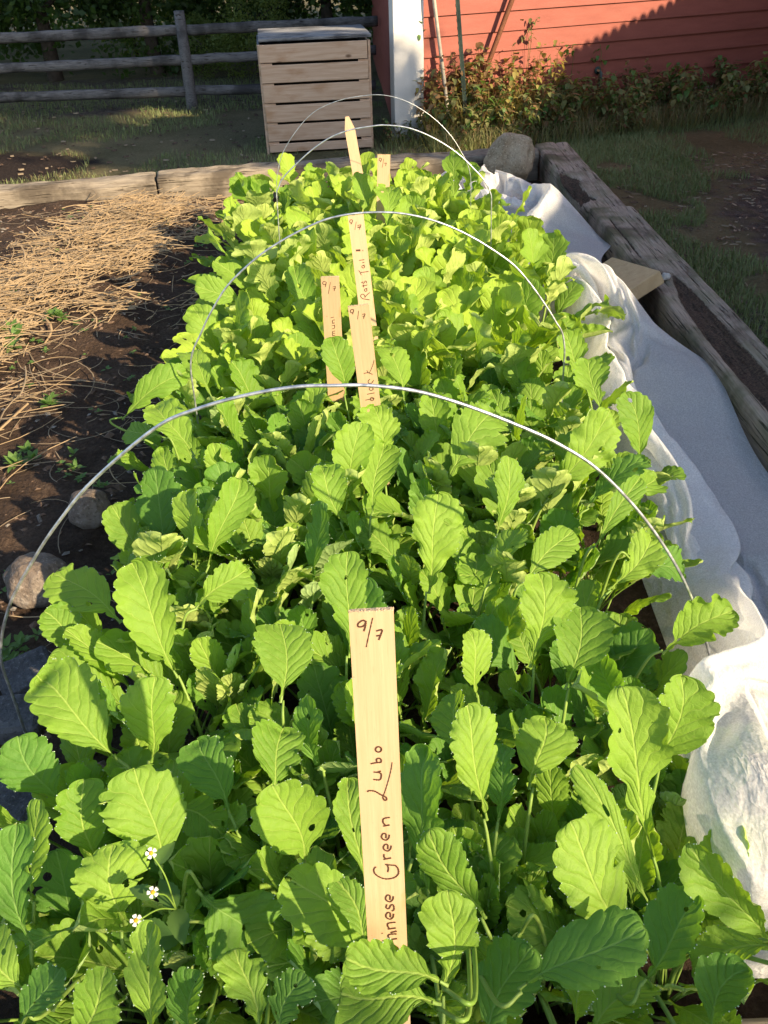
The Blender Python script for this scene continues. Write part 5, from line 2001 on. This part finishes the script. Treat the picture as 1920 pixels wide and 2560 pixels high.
def tree(name, loc, R, Hc, zb, n, label, group, rr, lsz=.08, tr=.10, mat=None, crown=None):
    t = empty(name, loc)
    tag(t, label, 'tree' if 'tree' in name else 'shrub', group)
    m = MB()
    top = zb + Hc * .7
    tk = [Vector((0, 0, -.1)), Vector((.05, .02, top * .35)), Vector((-.04, .05, top * .7)), Vector((.03, 0, top))]
    c = crom(tk, 6)
    m.tube(c, [tr * (1.25 - 1.05 * i / (len(c) - 1)) for i in range(len(c))], 8)
    for k in range(7):
        a = k * 2.4; z0 = top * rr.uniform(.35, .85)
        m.tube(crom([Vector((0, 0, z0)), Vector((math.cos(a) * R * .35, math.sin(a) * R * .35, z0 + .25 * Hc * .5)), Vector((math.cos(a) * R * .75, math.sin(a) * R * .75, z0 + .35 * Hc * .7))], 4), [tr * .45 * (1 - .07 * i) for i in range(9)], 6)
    m.build('trunk', M['bark'], t, True)
    me = crown or crown_mesh('crown', R, Hc, n, mat or M['tree_leaf'], rr, zb, lsz)
    obj('crown', me, t)
    return t


r7 = random.Random(12)
c1 = crown_mesh('crown', 1.25, 2.6, 9000, M['tree_leaf'], r7, .0, .085)
c2 = crown_mesh('crown', 1.05, 2.1, 7000, M['tree_leaf2'], r7, .05, .065)  # shrub crown in a paler leaf colour than the trees
c3 = crown_mesh('crown', 1.5, 3.4, 9000, M['tree_leaf'], r7, .25, .095)
for k, (x, y_, c, lb) in enumerate(((-5.6, 13.6, c1, 'dark green tree low to the ground behind the left end of the fence'), (-4.2, 12.9, c3, 'dark tree beyond the fence between its left end and the post'),
                                    (-2.9, 13.3, c1, 'dark green tree straight behind the fence post'), (-1.9, 14.6, c3, 'tall dark tree with a bare trunk right of the fence post'),
                                    (-.6, 14.0, c1, 'dark tree behind the slatted bin'), (.8, 14.6, c1, 'dark tree by the back of the barn'), (-7.0, 13.2, c3, 'dark tree at the far left beyond the fence'))):
    tree('tree', (x, y_, GZ), 1.2, 2.6, .2, 0, lb, 'trees beyond the fence', r7, crown=c, tr=.09).rotation_euler = (0, 0, k * 1.7)
for k, (x, y_, s_, lb) in enumerate(((-1.45, 12.4, .50, 'pale green shrub behind the bin'), (-2.15, 12.6, .34, 'small pale shrub between the fence post and the bin'), (-3.6, 15.2, .8, 'light green shrub glimpsed through the dark trees left of the post'))):
    t = tree('shrub', (x, y_, GZ), 1.0, 2.0, .05, 0, lb, 'pale shrubs beyond the fence', r7, crown=c2, tr=.03)
    t.scale = (s_, s_, s_); t.rotation_euler = (0, 0, k * 2.1)
# far hedge line that closes the view
tag(obj('far_woods', crown_mesh('far_woods', 1, 1, 10, M['tree_leaf'], r7)), kind='stuff')
V, F = [], []
for _ in range(26000):
    x = r7.uniform(-16, 6); y_ = 16.5 + r7.random() ** 2 * 4 + .6 * math.sin(x * 1.3); z = GZ + r7.random() * 4.5
    L = r7.uniform(.09, .2)
    a = Vector((r7.gauss(0, 1), r7.gauss(0, 1), r7.gauss(0, 1))).normalized(); b_ = a.cross(Vector((r7.gauss(0, 1), r7.gauss(0, 1), r7.gauss(0, 1)))).normalized()
    i = len(V); p = Vector((x, y_, z))
    V += [p, p + a * L * .5 + b_ * L * .35, p + a * L, p + a * L * .5 - b_ * L * .35]; F.append((i, i + 1, i + 2, i + 3))
fw = [o for o in COL.objects if o.name == 'far_woods'][0]
fw.data = mesh('far_woods', V, F, M['tree_leaf'])

# ---------------------------------------------------------------- unseen things added right of the picture to shade the garden
XF = 5.0
Q1 = wall_pt(1390, 150); Q2 = wall_pt(1700, 0)


def cast(Q, X):
    t = (X - Q.x) / S.x
    return Q + S * t


h1, h2 = cast(Q1, XF), cast(Q2, XF)
print('fence top', h1, h2, 'bed', cast(Vector((.7, 3, .36)), XF), cast(Vector((1.1, 3, .1)), XF), 'weed', cast(Vector((1.2, 8.5, 0)), XF))
sl = (h2.z - h1.z) / (h2.y - h1.y)
pf = empty('shading_fence', (XF, 6, GZ)); tag(pf, 'unseen brown board fence with rounded tops, added to cast the scalloped shadow on the barn', 'fence')  # added out of view; its top is shaped to cast the barn wall shadow
m = MB()
y_ = 3.0; pw = .105
while y_ < 12.0:
    zt = h1.z + sl * (y_ - h1.y)
    zt = min(zt, 2.45)
    n = 8
    out = [(y_, GZ), (y_ + pw, GZ)] + [(y_ + pw / 2 + pw / 2 * math.cos(math.pi * i / n), zt - pw * .5 + pw * .75 * math.sin(math.pi * i / n)) for i in range(n + 1)]
    k = len(out)
    v = [(0, a - 6, b - GZ) for a, b in out] + [(.022, a - 6, b - GZ) for a, b in out]
    f = [tuple(range(k))[::-1], tuple(range(k, 2 * k))] + [(i, (i + 1) % k, (i + 1) % k + k, i + k) for i in range(k)]
    m.add(v, f)
    y_ += pw + .012
m.build('pickets', M['board_brown'], pf)
m = MB()
for z in (.4, 1.1, 1.75): m.box((.05, 1.5, z), (.05, 9.0, .09))
m.build('fence_rail', M['board_brown'], pf)
for y_ in (3.2, 5.4, 7.6, 9.8, 11.9):
    m = MB(); m.box((.10, y_ - 6, 1.0), (.1, .1, 2.0)); m.build('post', M['board_brown'], pf)
shed = empty('shading_shed', (6.6, -1.4, GZ)); tag(shed, 'unseen brown shed with a grey roof, added on the right to shade the timbers and row cover', 'shed')  # added out of view as a sun blocker for the right side of the bed
SH = 2.92 - GZ
m = MB(); m.box((0, 0, SH / 2 - .05), (3.0, 8.6, SH - .1)); m.build('wall', M['board_brown'], shed)
m = MB(); m.add([(-1.62, -4.5, SH - .08), (-1.62, 4.4, SH - .08), (1.7, 4.4, SH + .1), (1.7, -4.5, SH + .1), (-1.62, -4.5, SH), (-1.62, 4.4, SH), (1.7, 4.4, SH + .18), (1.7, -4.5, SH + .18)],
                [(0, 1, 2, 3), (7, 6, 5, 4), (0, 4, 5, 1), (1, 5, 6, 2), (2, 6, 7, 3), (3, 7, 4, 0)])
m.build('roof', M['roof'], shed)
r8 = random.Random(3)
tree('shade_tree', (9.0, -.62, GZ), 1.22, 7.0, 5.2, 11000, 'unseen tall slender tree added on the right to shade the bin and the rail fence', None, r8, .22, .2)  # added out of view, crown sized to shade the bin and rail fence
cs_ = tree('shading_shrub', (2.75, -1.88, GZ), .72, 2.70, .0, 9500, 'unseen narrow shrub added behind the viewer to shade the nearest leaves', None, r8, .07, .05)  # added out of view to darken the nearest leaves, in place of the viewer's shadow
